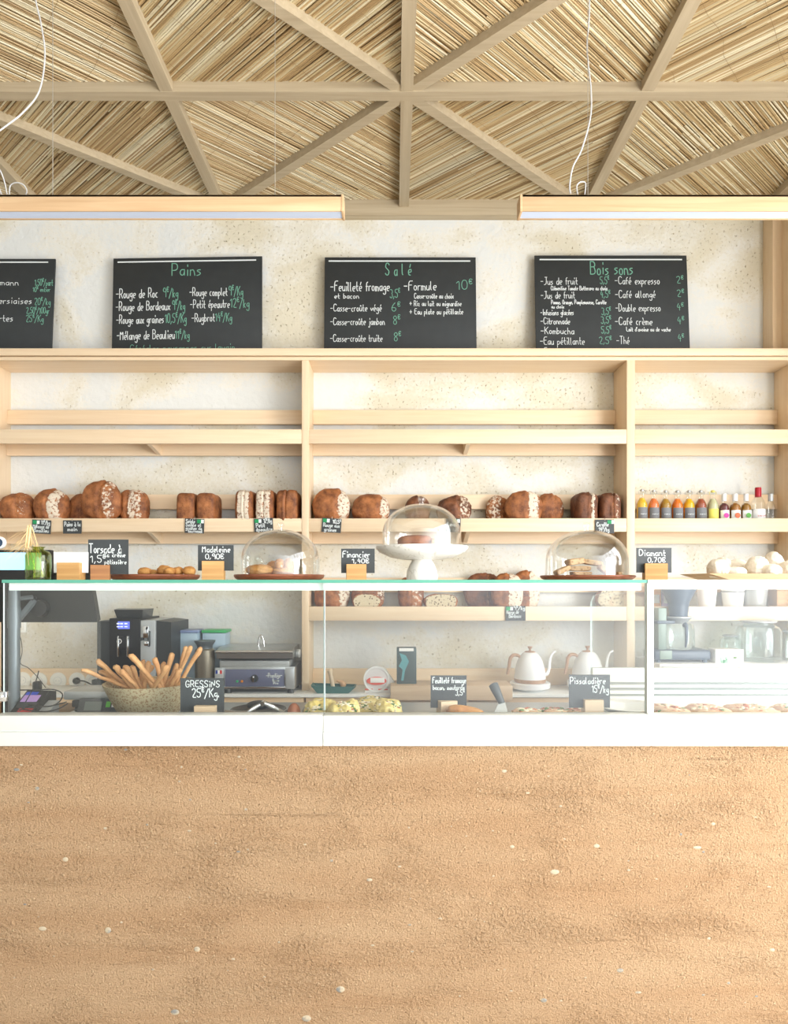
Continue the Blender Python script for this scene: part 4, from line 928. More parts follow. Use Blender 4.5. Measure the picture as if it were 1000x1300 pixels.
# ------------------------------------------------------------------ vase and dried wheat
Dv = 2.24; c = at(48.5, 737, Dv); 
def zv(v): return CZ - (v - HY) * px(Dv) - ZT
M['greenglass'] = clearglass('green_vase_glass', (0.73, 0.78, 0.44), 0.05, 0.0, 3.0, 0.7)
t = thing('green_glass_vase', 'small green glass bottle vase with flared lip at the shaded counter end', 'vase', (c.x, Dv, ZT))
s = px(Dv)
out = [(0, 0.0), (14.0 * s, 0), (15 * s, 0.006), (15.2 * s, zv(716)), (15 * s, zv(705)), (13 * s, zv(700.5)), (8 * s, zv(698.5)), (6.2 * s, zv(697)), (6.5 * s, zv(695.8)), (8.6 * s, zv(694.3))]
inn = [(8.0 * s, zv(694.3)), (5.7 * s, zv(696.2)), (7.4 * s, zv(699)), (12.4 * s, zv(701.2)), (14.3 * s, zv(705.5)), (14.4 * s, 0.009), (0, 0.008)]
q = MB(); q.lathe(out + inn, n=40); q.build('bottle', M['greenglass'], t, ang=60)
M['straw'] = mat('dry_straw', (214, 184, 136), 0.7, var=0.12, vs_=60)
wt_ = thing('dried_wheat', 'dried wheat ears with long awns drooping out of the green vase', 'dried plant', at(47, 730, Dv))
wo = wt_.location
def wear(pts, awns, seed):
    rr = random.Random(seed)
    P_ = [at(u, v, Dv + d) for u, v, d in pts]
    q = mbo(wo); q.tube(P_, 0.0011, 6, smooth=6); q.build('stalk', M['straw'], wt_)
    a, b_ = P_[-2], P_[-1]; q = mbo(wo); qa = mbo(wo)
    for i in range(13):
        f = i / 12; p = a.lerp(b_, f); d = (b_ - a).normalized()
        for sgn in (-1, 1):
            side = Vector((d.z, 0, -d.x)) * sgn * 0.0042
            k = len(q.v); q.sphere(p + side, 0.0046, 5, 0, (0.8, 0.8, 1.5))
            L = rr.uniform(0.05, 0.10) * awns
            dirv = (d * 0.75 + Vector((sgn * rr.uniform(0.2, 0.9) - 0.35, rr.uniform(-.4, .4), rr.uniform(-.05, .35)))).normalized()
            qa.tube([p + side, p + side + dirv * L * 0.5, p + side + dirv * L + Vector((0, 0, -0.006))], [0.0009, 0.0004], 4)
    q.build('ear', M['straw'], wt_); qa.build('awns', M['straw'], wt_)
wear([(44, 728, 0), (46.5, 694, 0), (43, 676, 0), (39.5, 668.5, -.01), (36.5, 673, -.015), (34, 694, -.02)], 1.0, 4)
wear([(53, 728, .005), (48.5, 696, 0), (44, 682, .01), (39, 667, .01), (37, 669, .01), (38, 691, .012)], 1.0, 9)

# ------------------------------------------------------------------ bottles on the shelf
def bottle(lab, u0, u1, vt, liq, label, cap, kind, D=3.88):
    s = px(D); r = (u1 - u0) / 2 * s * 0.97; x = at((u0 + u1) / 2, 0, D).x; H = CZ - (vt - HY) * s - ZB
    t = thing('juice_bottle' if kind != 'wine' else 'red_capped_bottle', lab, 'bottle', (x, D, ZB), 'bottles on the right bay shelf')
    k = 0.52 if kind == 'juice' else (0.5 if kind == 'small' else 0.52)
    rn = r * (0.46 if kind == 'juice' else 0.40)
    prof = [(0, 0), (r * .95, 0), (r, 0.004), (r, H * k), (r * .82, H * (k + .1)), (rn, H * (k + .24)), (rn, H * .9), (rn * 1.1, H * .905), (rn * 1.1, H * .93), (0, H * .93)]
    q = MB(); q.lathe(prof, n=24); q.build('glass_body', M['bottleglass'], t, ang=60)
    if liq:
        f = 0.95; top = H * (k + (.2 if kind == 'juice' else .16))
        q = MB(); q.lathe([(0, 0.003), (r * f * .95, 0.003), (r * f, 0.006), (r * f, H * k), (r * .8 * f, H * (k + .1)), (rn * 1.05, top - .004), (rn, top), (0, top)], n=24); q.build('drink', liq, t)
    if label:
        lm, z0, z1, badge = label
        q = MB(); n = 14; rr = r * 1.012; vs = []; fs = []
        for i in range(n + 1):
            a = -math.pi / 2 + (i / n - .5) * 2.3
            vs += [(rr * math.cos(a), rr * math.sin(a), H * z0), (rr * math.cos(a), rr * math.sin(a), H * z1)]
        for i in range(n): fs.append((2 * i, 2 * i + 2, 2 * i + 3, 2 * i + 1))
        q.add(vs, fs); lb = q.build('paper_label', lm, t, recalc=False)
        if badge == 'text':
            q = MB(); write(q, 'merci', -r * .6, r * .5, H * (z0 + z1) / 2 - .003, 0.008, -rr - 0.0012, 0.0016); q.build('lettering', M['chalk'], lb)
        elif badge == 'red':
            q = MB(); write(q, 'citron', -r * .6, r * .6, H * (z0 + z1) / 2 - .012, 0.009, -rr - 0.0012, 0.0016); q.build('lettering', mat('label_red', (190, 40, 40), .6), lb)
        elif badge:
            q = MB(); q.lathe([(0, 0), (r * .52, 0), (r * .52, .001), (0, .001)], (0, -rr - 0.0022, H * (z0 + z1) / 2), 20, axis='Y'); q.build('round_badge', badge, lb)
    q = MB()
    if kind == 'juice':
        q.lathe([(0, H * .93), (rn * .75, H * .93), (rn * .75, H * .98), (rn * .5, H), (0, H)], n=16)
        q.tube([(-rn * 1.25, 0, H * .86), (-rn * 1.3, 0, H * .95), (0, 0, H * .985), (rn * 1.3, 0, H * .95), (rn * 1.25, 0, H * .86)], 0.0015, 6, smooth=3)
    elif kind == 'wine':
        q.lathe([(0, H), (rn * 1.05, H), (rn * 1.15, H * .97), (rn * 1.15, H * .72), (rn * 1.02, H * .72)], n=20)
    else:
        q.lathe([(0, H), (rn * 1.1, H), (rn * 1.2, H * .98), (rn * 1.2, H * .74), (rn * 1.02, H * .74)], n=16)
    q.build('cap', cap, t)
def juice(n, c): return mat(n, c, 0.25, var=0.05, spec=.6)
GR = (mat('grey_paper_label', (122, 124, 128), .6), .0, .43, 'text'); WH = M['signwhite']
gcap = M['steel']; wcap = mat('white_cap', (238, 238, 240), .4)
gl = lambda: (GR[0], .02, .43, 'text')
for a in [('bottle of bright yellow juice with grey label, first in the bottle row by the upright', 808, 821.5, 621, juice('yellow_juice', (226, 184, 40)), gl(), gcap, 'juice'),
          ('bottle of orange-red juice with grey label, second from the upright', 822.5, 836.5, 622, juice('coral_juice', (232, 120, 62)), gl(), gcap, 'juice'),
          ('bottle of olive gold juice with grey label', 837.5, 851.5, 622.5, juice('olive_juice', (170, 128, 40)), gl(), gcap, 'juice'),
          ('bottle of vivid orange juice with grey label', 852.5, 866.5, 622.5, juice('orange_juice', (244, 118, 22)), gl(), gcap, 'juice'),
          ('bottle of golden yellow juice with grey label, beside the vivid orange one', 867, 881.5, 622.5, juice('golden_juice', (240, 182, 20)), gl(), gcap, 'juice'),
          ('bottle of reddish brown juice with grey label', 882, 896.5, 622.5, juice('tomato_juice', (160, 78, 54)), gl(), gcap, 'juice'),
          ('bottle of cloudy pale drink with yellow label', 897.5, 911.5, 622.5, juice('cloudy_lemonade', (206, 204, 162)), (mat('yellow_label', (236, 226, 110), .6), .02, .4, None), mat('yellow_cap', (226, 214, 110), .4), 'juice'),
          ('dark red drink bottle with round magenta badge and white cap', 912.5, 925, 627, juice('dark_red_drink', (96, 20, 34)), (WH, .02, .4, mat('magenta_badge', (206, 60, 160), .6)), wcap, 'small'),
          ('amber drink bottle with round orange badge and white cap', 926, 939.5, 627, juice('amber_drink', (164, 106, 36)), (WH, .02, .4, mat('orange_badge', (216, 110, 70), .6)), wcap, 'small'),
          ('amber drink bottle with round green badge and white cap', 940.5, 953, 627, juice('amber_green_drink', (158, 110, 32)), (WH, .02, .4, mat('green_badge', (90, 160, 70), .6)), wcap, 'small'),
          ('clear bottle with tall red cap and white label', 953.5, 970.5, 619, None, (mat('pale_label', (226, 230, 232), .6), .04, .36, 'red'), mat('red_foil', (178, 24, 44), .35), 'wine'),
          ('empty clear bottle with grey cap, last in the row', 971.5, 984.5, 627, None, None, M['silver'], 'small')]:
    bottle(*a)

# ------------------------------------------------------------------ till, terminal, sockets at the shaded end
Dp = 2.45; c = at(18, 905, Dp)
t = thing('till_display_stand', 'grey pole stand with dark till monitor seen from behind and lit customer screen', 'till display', (c.x, Dp, ZF))
L_ = t.location; s = px(Dp)
q = mbo(L_); q.lathe([(0.020, ZF), (0.020, CZ + .012), (0, CZ + .012)], (c.x, Dp, 0), 24); q.lathe([(0, ZF + .008), (.05, ZF + .008), (.05, ZF), (0, ZF)], (c.x, Dp, 0), 24); q.build('pole', M['pole'], t)
q = mbo(L_); q.lathe([(.0205, at(0, 797, Dp).z), (.0225, at(0, 797, Dp).z), (.0225, at(0, 772, Dp).z), (.0205, at(0, 772, Dp).z)], (c.x, Dp, 0), 24); q.build('collar', M['pole'], t)
q = mbo(L_); q.box(at(5, 0, 2.55).x, at(14, 0, 2.55).x, 2.53, 2.56, ZF, 1.49, bev=.004); q.build('rear_column', M['black'], t)
# staff monitor: its back leans towards the customer at the top
pts = [at(-60, 790, 2.56), at(124, 790, 2.56), at(113.5, 727.5, 2.49), at(-60, 727.5, 2.49)]
d = (pts[3] - pts[0]).normalized(); nrm = Vector((0, d.z, -d.y)).normalized() * 0.028
q = mbo(L_); q.add([p for p in pts] + [p + nrm for p in pts], [(0, 1, 2, 3), (7, 6, 5, 4), (0, 4, 5, 1), (1, 5, 6, 2), (2, 6, 7, 3), (3, 7, 4, 0)]); q.build('monitor', mat('monitor_black', (34, 37, 37), .45), t)
q = mbo(L_); a = at(52, 772, 2.52); q.lathe([(0, -.014), (.03, -.014), (.034, .008)], (a.x, 2.515, a.z), 24, axis='Y'); q.box(a.x - .05, a.x - .012, 2.49, 2.515, a.z + .028, a.z + .045, bev=.003); q.build('pivot', M['black'], t)
q = mbo(L_); a0, a1 = at(24, 786, 2.46), at(44, 762, 2.50); q.tube([a0, a1], 0.012, 4); q.tube([at(23, 760, 2.46), at(42, 758, 2.49)], .008, 4); q.build('arm', M['pole'], t)
x0, x1 = at(-70, 0, 2.40).x, at(64, 0, 2.40).x
q = mbo(L_); q.box(x0, x1, 2.40, 2.425, at(0, 742, 2.40).z - .01, at(0, 698, 2.40).z, bev=.003); q.build('customer_display', M['black'], t)
SCR = emit('lit_screen', (150, 212, 248), 0.75)
mbo(L_).box(x0 + .01, at(52, 0, 2.398).x, 2.3985, 2.4005, at(0, 723.5, 2.398).z, at(0, 701.5, 2.398).z).build('screen', SCR, t)
a = at(-1, 689, 2.41)
q = mbo(L_); q.lathe([(0, -.006), (.020, -.006), (.0225, -.003), (.0225, .006), (0, .006)], (a.x, 2.412, a.z), 32, axis='Y'); rb = q.build('round_camera', M['white'], t)
q = mbo(L_); q.lathe([(0, -.0075), (.0155, -.0075), (.0155, -.0062)], (a.x, 2.412, a.z), 24, axis='Y'); q.build('lens', mat('blue_lens', (44, 66, 92), .2), rb)
# scale
D = 2.55; c = at(122, 905, D)
t = thing('weighing_scale', 'grey kitchen weighing scale with steel platform and green button, behind the breadstick bowl', 'scale', (c.x, D, ZF)); L_ = t.location
x0, x1 = at(81, 0, D).x, at(168, 0, D).x
q = mbo(L_); q.box(x0 + .03, x1 - .02, D + .0, D + .15, ZF + .018, at(0, 889, D).z - .001, bev=.004); 
for xx in (x0 + .05, x1 - .05):
    for yy in (D + .02, D + .13): q.lathe([(.016, ZF), (.02, ZF + .006), (.012, ZF + .02)], (xx, yy, 0), 16)
q.build('base', M['black'], t)
q = mbo(L_); q.box(x0, x1, D - .005, D + .16, at(0, 888.5, D).z, at(0, 877.5, D).z, bev=.006); q.build('platform', M['steeldull'], t)
z0, z1 = at(0, 905.5, D).z, at(0, 885.5, D).z
q = mbo(L_); xd0, xd1 = at(99, 0, D - .04).x, at(152, 0, D - .04).x
q.prism([(D - .055, z0), (D + .01, z0), (D + .01, z1), (D - .025, z1)], xd0, xd1, 'X'); q.build('control_panel', M['darkgrey'], t)
def onpanel(nm, u0, u1, v0, v1, m, th=.001):
    q = mbo(L_); dd = Vector((0, .030, z1 - z0)).normalized(); nn = Vector((0, -dd.z, dd.y))
    def P(u, v): 
        f = (905.5 - v) / 20.0; return Vector((at(u, 0, D - .04).x, D - .055 + .03 * f, z0 + (z1 - z0) * f)) 
    A = [P(u0, v1), P(u1, v1), P(u1, v0), P(u0, v0)]; q.add([a + nn * .0002 for a in A] + [a + nn * th for a in A], [(0, 1, 2, 3), (4, 5, 6, 7), (0, 1, 5, 4), (1, 2, 6, 5), (2, 3, 7, 6), (3, 0, 4, 7)]); return q.build(nm, m, t)
onpanel('display', 107, 129, 889, 899, mat('lcd_grey', (104, 112, 106), .3))
onpanel('green_button', 134, 139.5, 889, 895.5, mat('button_green', (96, 186, 60), .5), .002)
onpanel('white_button', 141.5, 147, 889, 895.5, M['white'], .002)
onpanel('sticker', 113.5, 123, 902, 904.5, M['signwhite'])
# card terminal
D = 2.42; c = at(44, 895, D)
t = thing('card_terminal', 'black card payment terminal with pinkish screen and keys among cables', 'card terminal', (c.x, D, ZF), rz=0); L_ = t.location
x0, x1 = at(23, 0, D).x, at(52, 0, D).x
prof = [(D - .06, ZF), (D + .11, ZF), (D + .11, ZF + .085), (D + .06, ZF + .095), (D - .06, ZF + .03)]
q = mbo(L_); q.prism(prof, x0, x1, 'X'); q.build('body', M['black'], t)
def onterm(nm, f0, f1, g0, g1, m):
    q = mbo(L_); a, b_ = Vector((0, D - .06, ZF + .03)), Vector((0, D + .06, ZF + .095)); nn = Vector((0, -(b_ - a).z, (b_ - a).y)).normalized()
    A = [Vector((x0 + (x1 - x0) * f, 0, 0)) + a.lerp(b_, g_) for f, g_ in ((f0, g0), (f1, g0), (f1, g1), (f0, g1))]
    q.add([p + nn * .0003 for p in A] + [p + nn * .0018 for p in A], [(0, 1, 2, 3), (4, 5, 6, 7), (0, 1, 5, 4), (1, 2, 6, 5), (2, 3, 7, 6), (3, 0, 4, 7)]); q.build(nm, m, t)
onterm('screen', .08, .8, .5, .78, emit('terminal_screen', (150, 120, 170), .25)); onterm('blue_bar', .08, .6, .8, .92, mat('blue_strip', (50, 80, 190), .4)); onterm('red_key', .3, .9, .06, .22, mat('red_key', (170, 40, 44), .5)); onterm('keypad', .08, .9, .25, .46, M['darkgrey'])
x2 = at(66, 0, D).x
q = mbo(L_); q.prism([(D - .05, ZF), (D + .05, ZF), (D + .05, ZF + .06), (D - .05, ZF + .02)], x1 + .002, x2, 'X'); q.build('cradle', M['silver'], t)
q = mbo(L_); q.box(at(26, 0, D).x, at(35, 0, D).x, D + .075, D + .105, ZF + .09, ZF + .125, bev=.006); q.build('receipt_slot', M['black'], t)
# cables
def cable(lab, pts, r=.0022, m='blackcable', grp='loose cables around the card terminal'):
    P_ = [at(*p) for p in pts]; q = mbo(P_[0]); q.tube(P_, r, 8, smooth=8); tag(q.build('cable', M[m], None, P_[0]), lab, 'cable', grp)
cable('black cable looping round beside the card terminal', [(26, 876, 2.36), (45, 876, 2.35), (68, 875.5, 2.38), (79, 881, 2.40), (76, 890, 2.4), (66, 896, 2.36), (50, 897, 2.34), (36, 894, 2.34)])
cable('black cable lying in a flat curve on the counter top before the pole', [(24, 902, 2.33), (40, 896, 2.34), (60, 897, 2.35), (78, 893, 2.38), (84, 891, 2.45)])
cable('black cable running low across the counter towards the scale', [(28, 900, 2.36), (45, 903, 2.34), (62, 903, 2.33), (76, 899, 2.36), (86, 893, 2.46)])
cable('thin black cable rising steeply across the card terminal', [(32, 892, 2.35), (42, 874, 2.36), (47, 860, 2.37), (49, 852, 2.40)], .0018)
cable('thin dark cable wandering down the wall from the switch plate', [(24, 804, 3.98), (27, 814, 3.97), (28, 828, 3.97), (26, 842, 3.97), (36, 848, 3.96), (48, 860, 3.9), (58, 873, 3.80)], .002, 'blackcable', 'cables on the wall')
a, b_ = at(22, 803, 4.02), at(33, 786, 4.02); t = thing('wall_switch', 'white switch plate on the wall under the till monitor', 'switch', ((a.x + b_.x) / 2, 4.029, a.z))
mbo(t.location).box(a.x, b_.x, 4.018, 4.029, a.z, b_.z, bev=.002).build('plate', M['white'], t); mbo(t.location).box(a.x + .012, b_.x - .012, 4.013, 4.018, a.z + .016, b_.z - .016, bev=.001).build('rocker', M['ceramic'], t)
M['plate'] = mat('socket_plate', (236, 234, 226), .35)
for i, (u, v, lab) in enumerate([(29, 863.5, 'round white socket half hidden by the card terminal'), (49.5, 864, 'round white socket with a pale plug, second along the splash board'), (74, 864, 'empty round white socket in the middle of the splash board'), (98, 864, 'round white socket with black plug'), (118.5, 864, 'round white socket behind the black adapter')]):
    p = at(u, v, 3.99); t = thing('wall_socket', lab, 'socket', p, 'round sockets along the splash board')
    q = mbo(p); q.lathe([(0, -.009), (.040, -.009), (.0485, -.005), (.05, -.0003), (0, -.0003)], (p.x, 3.99, p.z), 40, axis='Y'); q.build('plate', M['plate'], t)
    q = mbo(p); q.lathe([(.0225, -.0105), (.024, -.0105), (.024, -.008), (.0225, -.008)], (p.x, 3.99, p.z), 32, axis='Y')
    for dx in (-.0095, .0095): q.lathe([(0, -.0098), (.0028, -.0098), (.0028, -.0085)], (p.x + dx, 3.99, p.z), 10, axis='Y')
    q.build('socket_face', M['silver'], t)
def plug(lab, u, v, m, pts, name='power_plug'):
    p = at(u, v, 3.98); p.y = 3.979; t = thing(name, lab, 'plug', p)
    q = mbo(p); q.lathe([(0, -.028), (.014, -.028), (.019, -.02), (.019, 0), (0, 0)], (p.x, 3.979, p.z), 24, axis='Y'); q.build('plug_body', M[m], t)
    q = mbo(p); q.tube([Vector((p.x, 3.95, p.z))] + [at(*k) for k in pts], .004, 8, smooth=6); q.build('plug_cord', M[m], t)
plug('black plug with cord running towards the espresso machine', 98, 864, 'black', [(106, 864.5, 3.93), (116, 869, 3.9), (127, 873, 3.82)])
plug('pale plug with short white cord in the second socket', 46, 865, 'plate', [(56, 868, 3.92), (64, 873, 3.85), (66, 876, 3.8)])
a, b_ = at(116, 874, 3.86), at(135, 863, 3.86); o = mbo(((a.x + b_.x) / 2, 3.86, a.z)).box(a.x, b_.x, 3.86, 3.90, WT + .0005, b_.z, bev=.004).build('power_adapter', M['black'], None, ((a.x + b_.x) / 2, 3.86, a.z)); tag(o, 'black power adapter block beside the black plug', 'adapter')

# ------------------------------------------------------------------ breadstick bowl
Db = 2.40; xb = at(190, 0, Db).x; zr = at(0, 866, Db).z - ZF
t = thing('stoneware_bowl', 'wide speckled beige stoneware bowl full of breadsticks', 'bowl', (xb, Db, ZF))
q = MB(); R1 = .160
o_ = [(0, 0), (.078, 0), (.088, .006), (.112, .042), (.136, .085), (.152, zr - .018), (R1, zr)]
q.lathe(o_ + [(R1 - .006, zr)] + [(max(0, r - .007), z + .006) for r, z in o_[::-1]][1:], n=56); q.build('bowl_body', M['stoneware'], t)
rr = random.Random(12)
ST = [(104, 850, 150, 868, -.03), (122, 837, 158, 869, .0), (126, 852, 160, 869, .05), (145, 845, 166, 870, -.02), (153, 851, 170, 869, -.06), (158, 845, 172, 869, .0), (167, 845, 177, 869, .03), (165, 830, 200, 870, -.07), (188, 840, 184, 868, .04), (196, 835, 206, 869, -.04), (208, 841, 203, 869, .06), (219, 829, 207, 869, .0),
      (226, 842, 213, 869, .05), (228, 850, 217, 869, -.05), (236, 820, 224, 868, .03), (243, 820, 222, 869, -.01), (255, 822, 228, 868, -.04), (194, 845, 178, 868, .07), (179, 849, 192, 869, -.03), (182, 838, 178, 866, .09), (212, 846, 198, 868, -.08)]
words = ['longest breadstick poking out low on the shaded side', 'thick breadstick rising above the lowest one', 'short breadstick tucked behind the two outermost ones', 'breadstick beside a crossing pair near the scale', 'stubby breadstick at the bowl front, towards the scale', 'breadstick bent upright before the espresso machine front', 'breadstick standing just past the bent one', 'long breadstick slanting across the others in the middle',
         'upright breadstick behind the slanting one', 'straight slim breadstick near the middle, tip against the silver panel', 'breadstick right behind the slim straight one', 'tall breadstick with a knobbly end in front of the bowl shadow', 'short breadstick after the knobbly one', 'short slanting breadstick close to the price card', 'tallest breadstick, first of the three fanned ones', 'middle one of the three tall fanned breadsticks', 'outermost of the three tall fanned breadsticks, leaning over the price card',
         'breadstick hidden behind the long slanting one', 'short breadstick crossing under the slanting one', 'breadstick at the rear of the bowl, tip only showing', 'thin breadstick crossing in the bowl front beside the price card']
for i, (u0, v0, u1, v1, dy) in enumerate(ST):
    a = at(u0, v0, Db + dy * 1.5); b_ = at(u1, v1, Db + dy); d = (b_ - a).normalized()
    e = b_ + d * 0.03
    for _ in range(12):
        rad = math.hypot(e.x - xb, e.y - Db); lim = .085 + (e.z - ZF - .01) * .55
        if e.z < ZF + .02 or rad > lim: e = e - d * .006
    P_ = [a + (e - a) * f + Vector((rr.uniform(-.0022, .0022), rr.uniform(-.002, .002), rr.uniform(-.0022, .0022))) for f in (0, .03, .1, .25, .45, .65, .85, 1)]
    r0 = rr.uniform(.0082, .0105)
    q = mbo(b_); q.tube(P_, [r0 * .45, r0 * .95, r0 * 1.1, r0 * .95, r0 * .8, r0 * .82, r0 * .8, r0 * .7], 10)
    q.attr = {k: [0.0] * len(q.v) for k in ('cut', 'crumb')}; q.attr['flour'] = [0.25] * len(q.v)
    tag(q.build('breadstick', M['stick'], None, b_, ang=70), words[i], 'breadstick', 'breadsticks in the bowl')

# ------------------------------------------------------------------ savoury pastries and tools in the case
def fpx(lab, u0, u1, vt, D, seed, name, m, dp, grp, cat, mw=None, mh=None, base=None, **k):
    s = px(D); W = (u1 - u0) * s; H = CZ - (vt - HY) * s - ZF if mh is None else mh
    o = lump(name, M[m], (at((u0 + u1) / 2, 0, D).x, D, base or ZF), W, dp, H, seed=seed, **k); return tag(o, lab, cat, grp)
def sprinkle(parent, W, dp, H, n, mats, seed, size=.006):
    rr = random.Random(seed)
    for nm, m, share in mats:
        q = MB()
        for _ in range(int(n * share)):
            x, y = rr.uniform(-.42, .42), rr.uniform(-.46, .3); k = 1 - (abs(2 * x) ** 2.6 + abs(2 * y) ** 2.6)
            z = H * (0.42 + 0.53 * max(0.0, k) ** (1 / 2.6)) + rr.uniform(-.002, .003)
            q.sphere((x * W, y * dp, z), size * rr.uniform(.5, 1.1), 4, 0, (rr.uniform(.8, 1.6), rr.uniform(.7, 1.3), rr.uniform(.35, .7)))
        o = q.build(nm, M[m], parent, ang=60); tag(o, kind='stuff')
for i, (u0, u1, vt, D, lab) in enumerate([(388, 428, 889, 2.34, 'yellow herb-topped pastry nearest the wooden scoop end'), (418, 456, 891, 2.27, 'lower yellow herb-topped pastry behind the glass joint'), (444, 484, 890, 2.40, 'yellow herb-topped pastry with browned cheese in the middle of the heap'), (474, 510, 889.5, 2.29, 'last yellow herb-topped pastry before the slate card'), (456, 490, 885.5, 2.52, 'browned cheese pastry lying at the rear of the heap')]):
    o = fpx(lab, u0, u1, vt, D, 200 + i, 'cheese_pastry', 'quiche', .12, 'herb topped pastries', 'pastry', n=3.2, rough=.22, floor=.05, lowres=False)
    s = px(D); sprinkle(o, (u1 - u0) * s, .12, CZ - (vt - HY) * s - ZF, 230, [('herb_sprinkle', 'herb', .4), ('cheese_shreds', 'onion', .9), ('browned_bits', 'topping', .1)], 300 + i, .0058)
o = lump('rolled_pastry', M['crustgold'], at(590, 905, 2.27), .135, .062, .05, n=2.6, seed=210, rough=.06, floor=.04); o.location.z = ZF + .026; o.rotation_euler = (0, R(9), R(-8)); tag(o, 'golden rolled pastry stick leaning before the slate Feuilleté card', 'pastry')
o = lump('rolled_pastry', M['crustgold'], at(603, 905, 2.34), .12, .062, .04, n=2.6, seed=211, rough=.06, floor=.04); o.location.z = ZF; o.rotation_euler = (0, 0, R(-4)); tag(o, 'second rolled pastry mostly hidden under the first', 'pastry')
for i, (u0, u1, vt, D, lab) in enumerate([(650, 690, 900.5, 2.26, 'slice of leafy flatbread nearest the spatula'), (684, 722, 900, 2.28, 'middle slice of leafy flatbread'), (716, 762, 901, 2.25, 'slice of leafy flatbread below the Pissaladière card')]):
    if i == 2: D = 2.36
    H = .075 if i < 2 else .07
    H = CZ - (vt - HY) * px(D) - ZF
    o = fpx(lab, u0, u1, vt, D, 220 + i, 'leafy_flatbread', 'flatbread', .13, 'slices of leafy flatbread', 'flatbread', n=3.2, rough=.08, floor=.05)
    sprinkle(o, (u1 - u0) * px(D), .13, H, 70, [('green_leaves', 'herb', .5), ('red_topping', 'topping', .5), ('onion_slivers', 'onion', .4)], 320 + i, .010)
for i, (u0, u1, lab) in enumerate([(826, 872, 'slice of onion flatbread at the white post of the refrigerated case'), (874, 924, 'middle slice of onion flatbread in the refrigerated case'), (926, 985, 'long slice of onion flatbread in the refrigerated case'), (987, 1040, 'slice of onion flatbread cut off by the picture edge')]):
    D = 2.36; H = CZ - (896.5 - HY) * px(D) - ZF
    o = fpx(lab, u0, u1, 896.5, D, 230 + i, 'onion_flatbread', 'flatbread', .2, 'slices of onion flatbread', 'flatbread', n=3.2, rough=.1, floor=.05)
    sprinkle(o, (u1 - u0) * px(D), .2, H, 130, [('browned_topping', 'topping', .45), ('onion_slivers', 'onion', .6), ('green_leaves', 'herb', .12)], 330 + i, .008)
D = 2.3; t = thing('spatula', 'steel spatula with dark grey handle leaning in the case', 'spatula', at(633, 905, D)); L_ = t.location; L_.z = ZF
a, b_ = at(637, 893, D), at(626, 869, D + .03)
q = mbo(L_); q.tube([a, a.lerp(b_, .15), a.lerp(b_, .8), b_, b_ + (b_ - a) * .05], [.011, .0125, .017, .017, .008], 12); q.build('handle', mat('handle_grey', (70, 74, 76), .45), t)
q = mbo(L_); z0 = ZF + .004; P4 = [at(617.5, 0, D - .06), at(650, 0, D - .06), at(641, 892, D), at(633, 892, D)]; P4[0].z = P4[1].z = z0
q.add([p for p in P4] + [p + Vector((0, .0025, 0)) for p in P4], [(0, 1, 2, 3), (4, 5, 6, 7), (0, 1, 5, 4), (1, 2, 6, 5), (2, 3, 7, 6), (3, 0, 4, 7)]); q.build('blade', M['steeldull'], t)
# tongs
D = 2.36; t = thing('serving_tongs', 'pair of steel serving tongs lying open behind the Gressins card', 'tongs', at(335, 905, D)); t.location.z = ZF; L_ = t.location
j = at(333.5, 893, D)
for k, pp in enumerate(([j, at(322, 899, D - .02), at(313, 904, D - .03), at(300, 905, D - .02), at(287, 905.5, D)], [j + Vector((0, .01, 0)), at(345, 897, D + .02), at(353, 901, D + .03), at(360, 905, D + .02), at(364, 906, D + .01)])):
    q = mbo(L_); q.tube([Vector((p.x, p.y, max(p.z, ZF + .008))) for p in pp], [.006, .008, .006, .007, .014], 8, smooth=5); q.build('arm', M['steel'], t)
q = mbo(L_); q.lathe([(0, -.012), (.0085, -.012), (.0085, .018), (0, .018)], (j.x, j.y, j.z), 16, axis='Y'); q.build('pivot', M['chrome'], t)
# ladle-like dish and scoops beside the tongs
t = thing('dark_serving_dish', 'low dark grey dish standing under the open tongs', 'dish', (at(328, 0, 2.5).x, 2.5, ZF)); q = MB(); q.lathe([(0, 0), (.075, 0), (.105, .022), (.102, .024), (.07, .006), (0, .005)], n=40); q.build('dish_body', M['darkgrey'], t)
q = MB(); q.sphere((0, 0, .036), .03, 12, 0, (1.5, 1, .6)); q.build('lid_dome', M['darkgrey'], t)
t = thing('wooden_scoop', 'tool with a round red-brown wooden handle end and grey blade, beside the yellow pastries', 'serving tool', (at(373, 0, 2.34).x, 2.34, ZF)); L_ = t.location
H = CZ - (892.5 - HY) * px(2.34) - ZF
q = MB(); q.sphere((0, 0, H * .5), 1, 14, 0, (.0235, .03, H * .5)); q.build('handle_end', wood('reddish_handle', (176, 112, 78), (140, 80, 52), 'Z'), t)
q = MB(); q.sphere((.06, .03, H * .46), 1, 14, 0, (.035, .012, H * .46)); q.build('blade', M['steeldull'], t)
o = MB().lathe([(0, 0), (.05, 0), (.085, .02), (.125, .036), (.122, .039), (.08, .024), (0, .006)], n=48).build('white_dish', M['ceramic'], None, (at(795, 0, 2.5).x, 2.5, ZF)); tag(o, 'shallow white dish at the refrigerated case end of the display', 'dish')

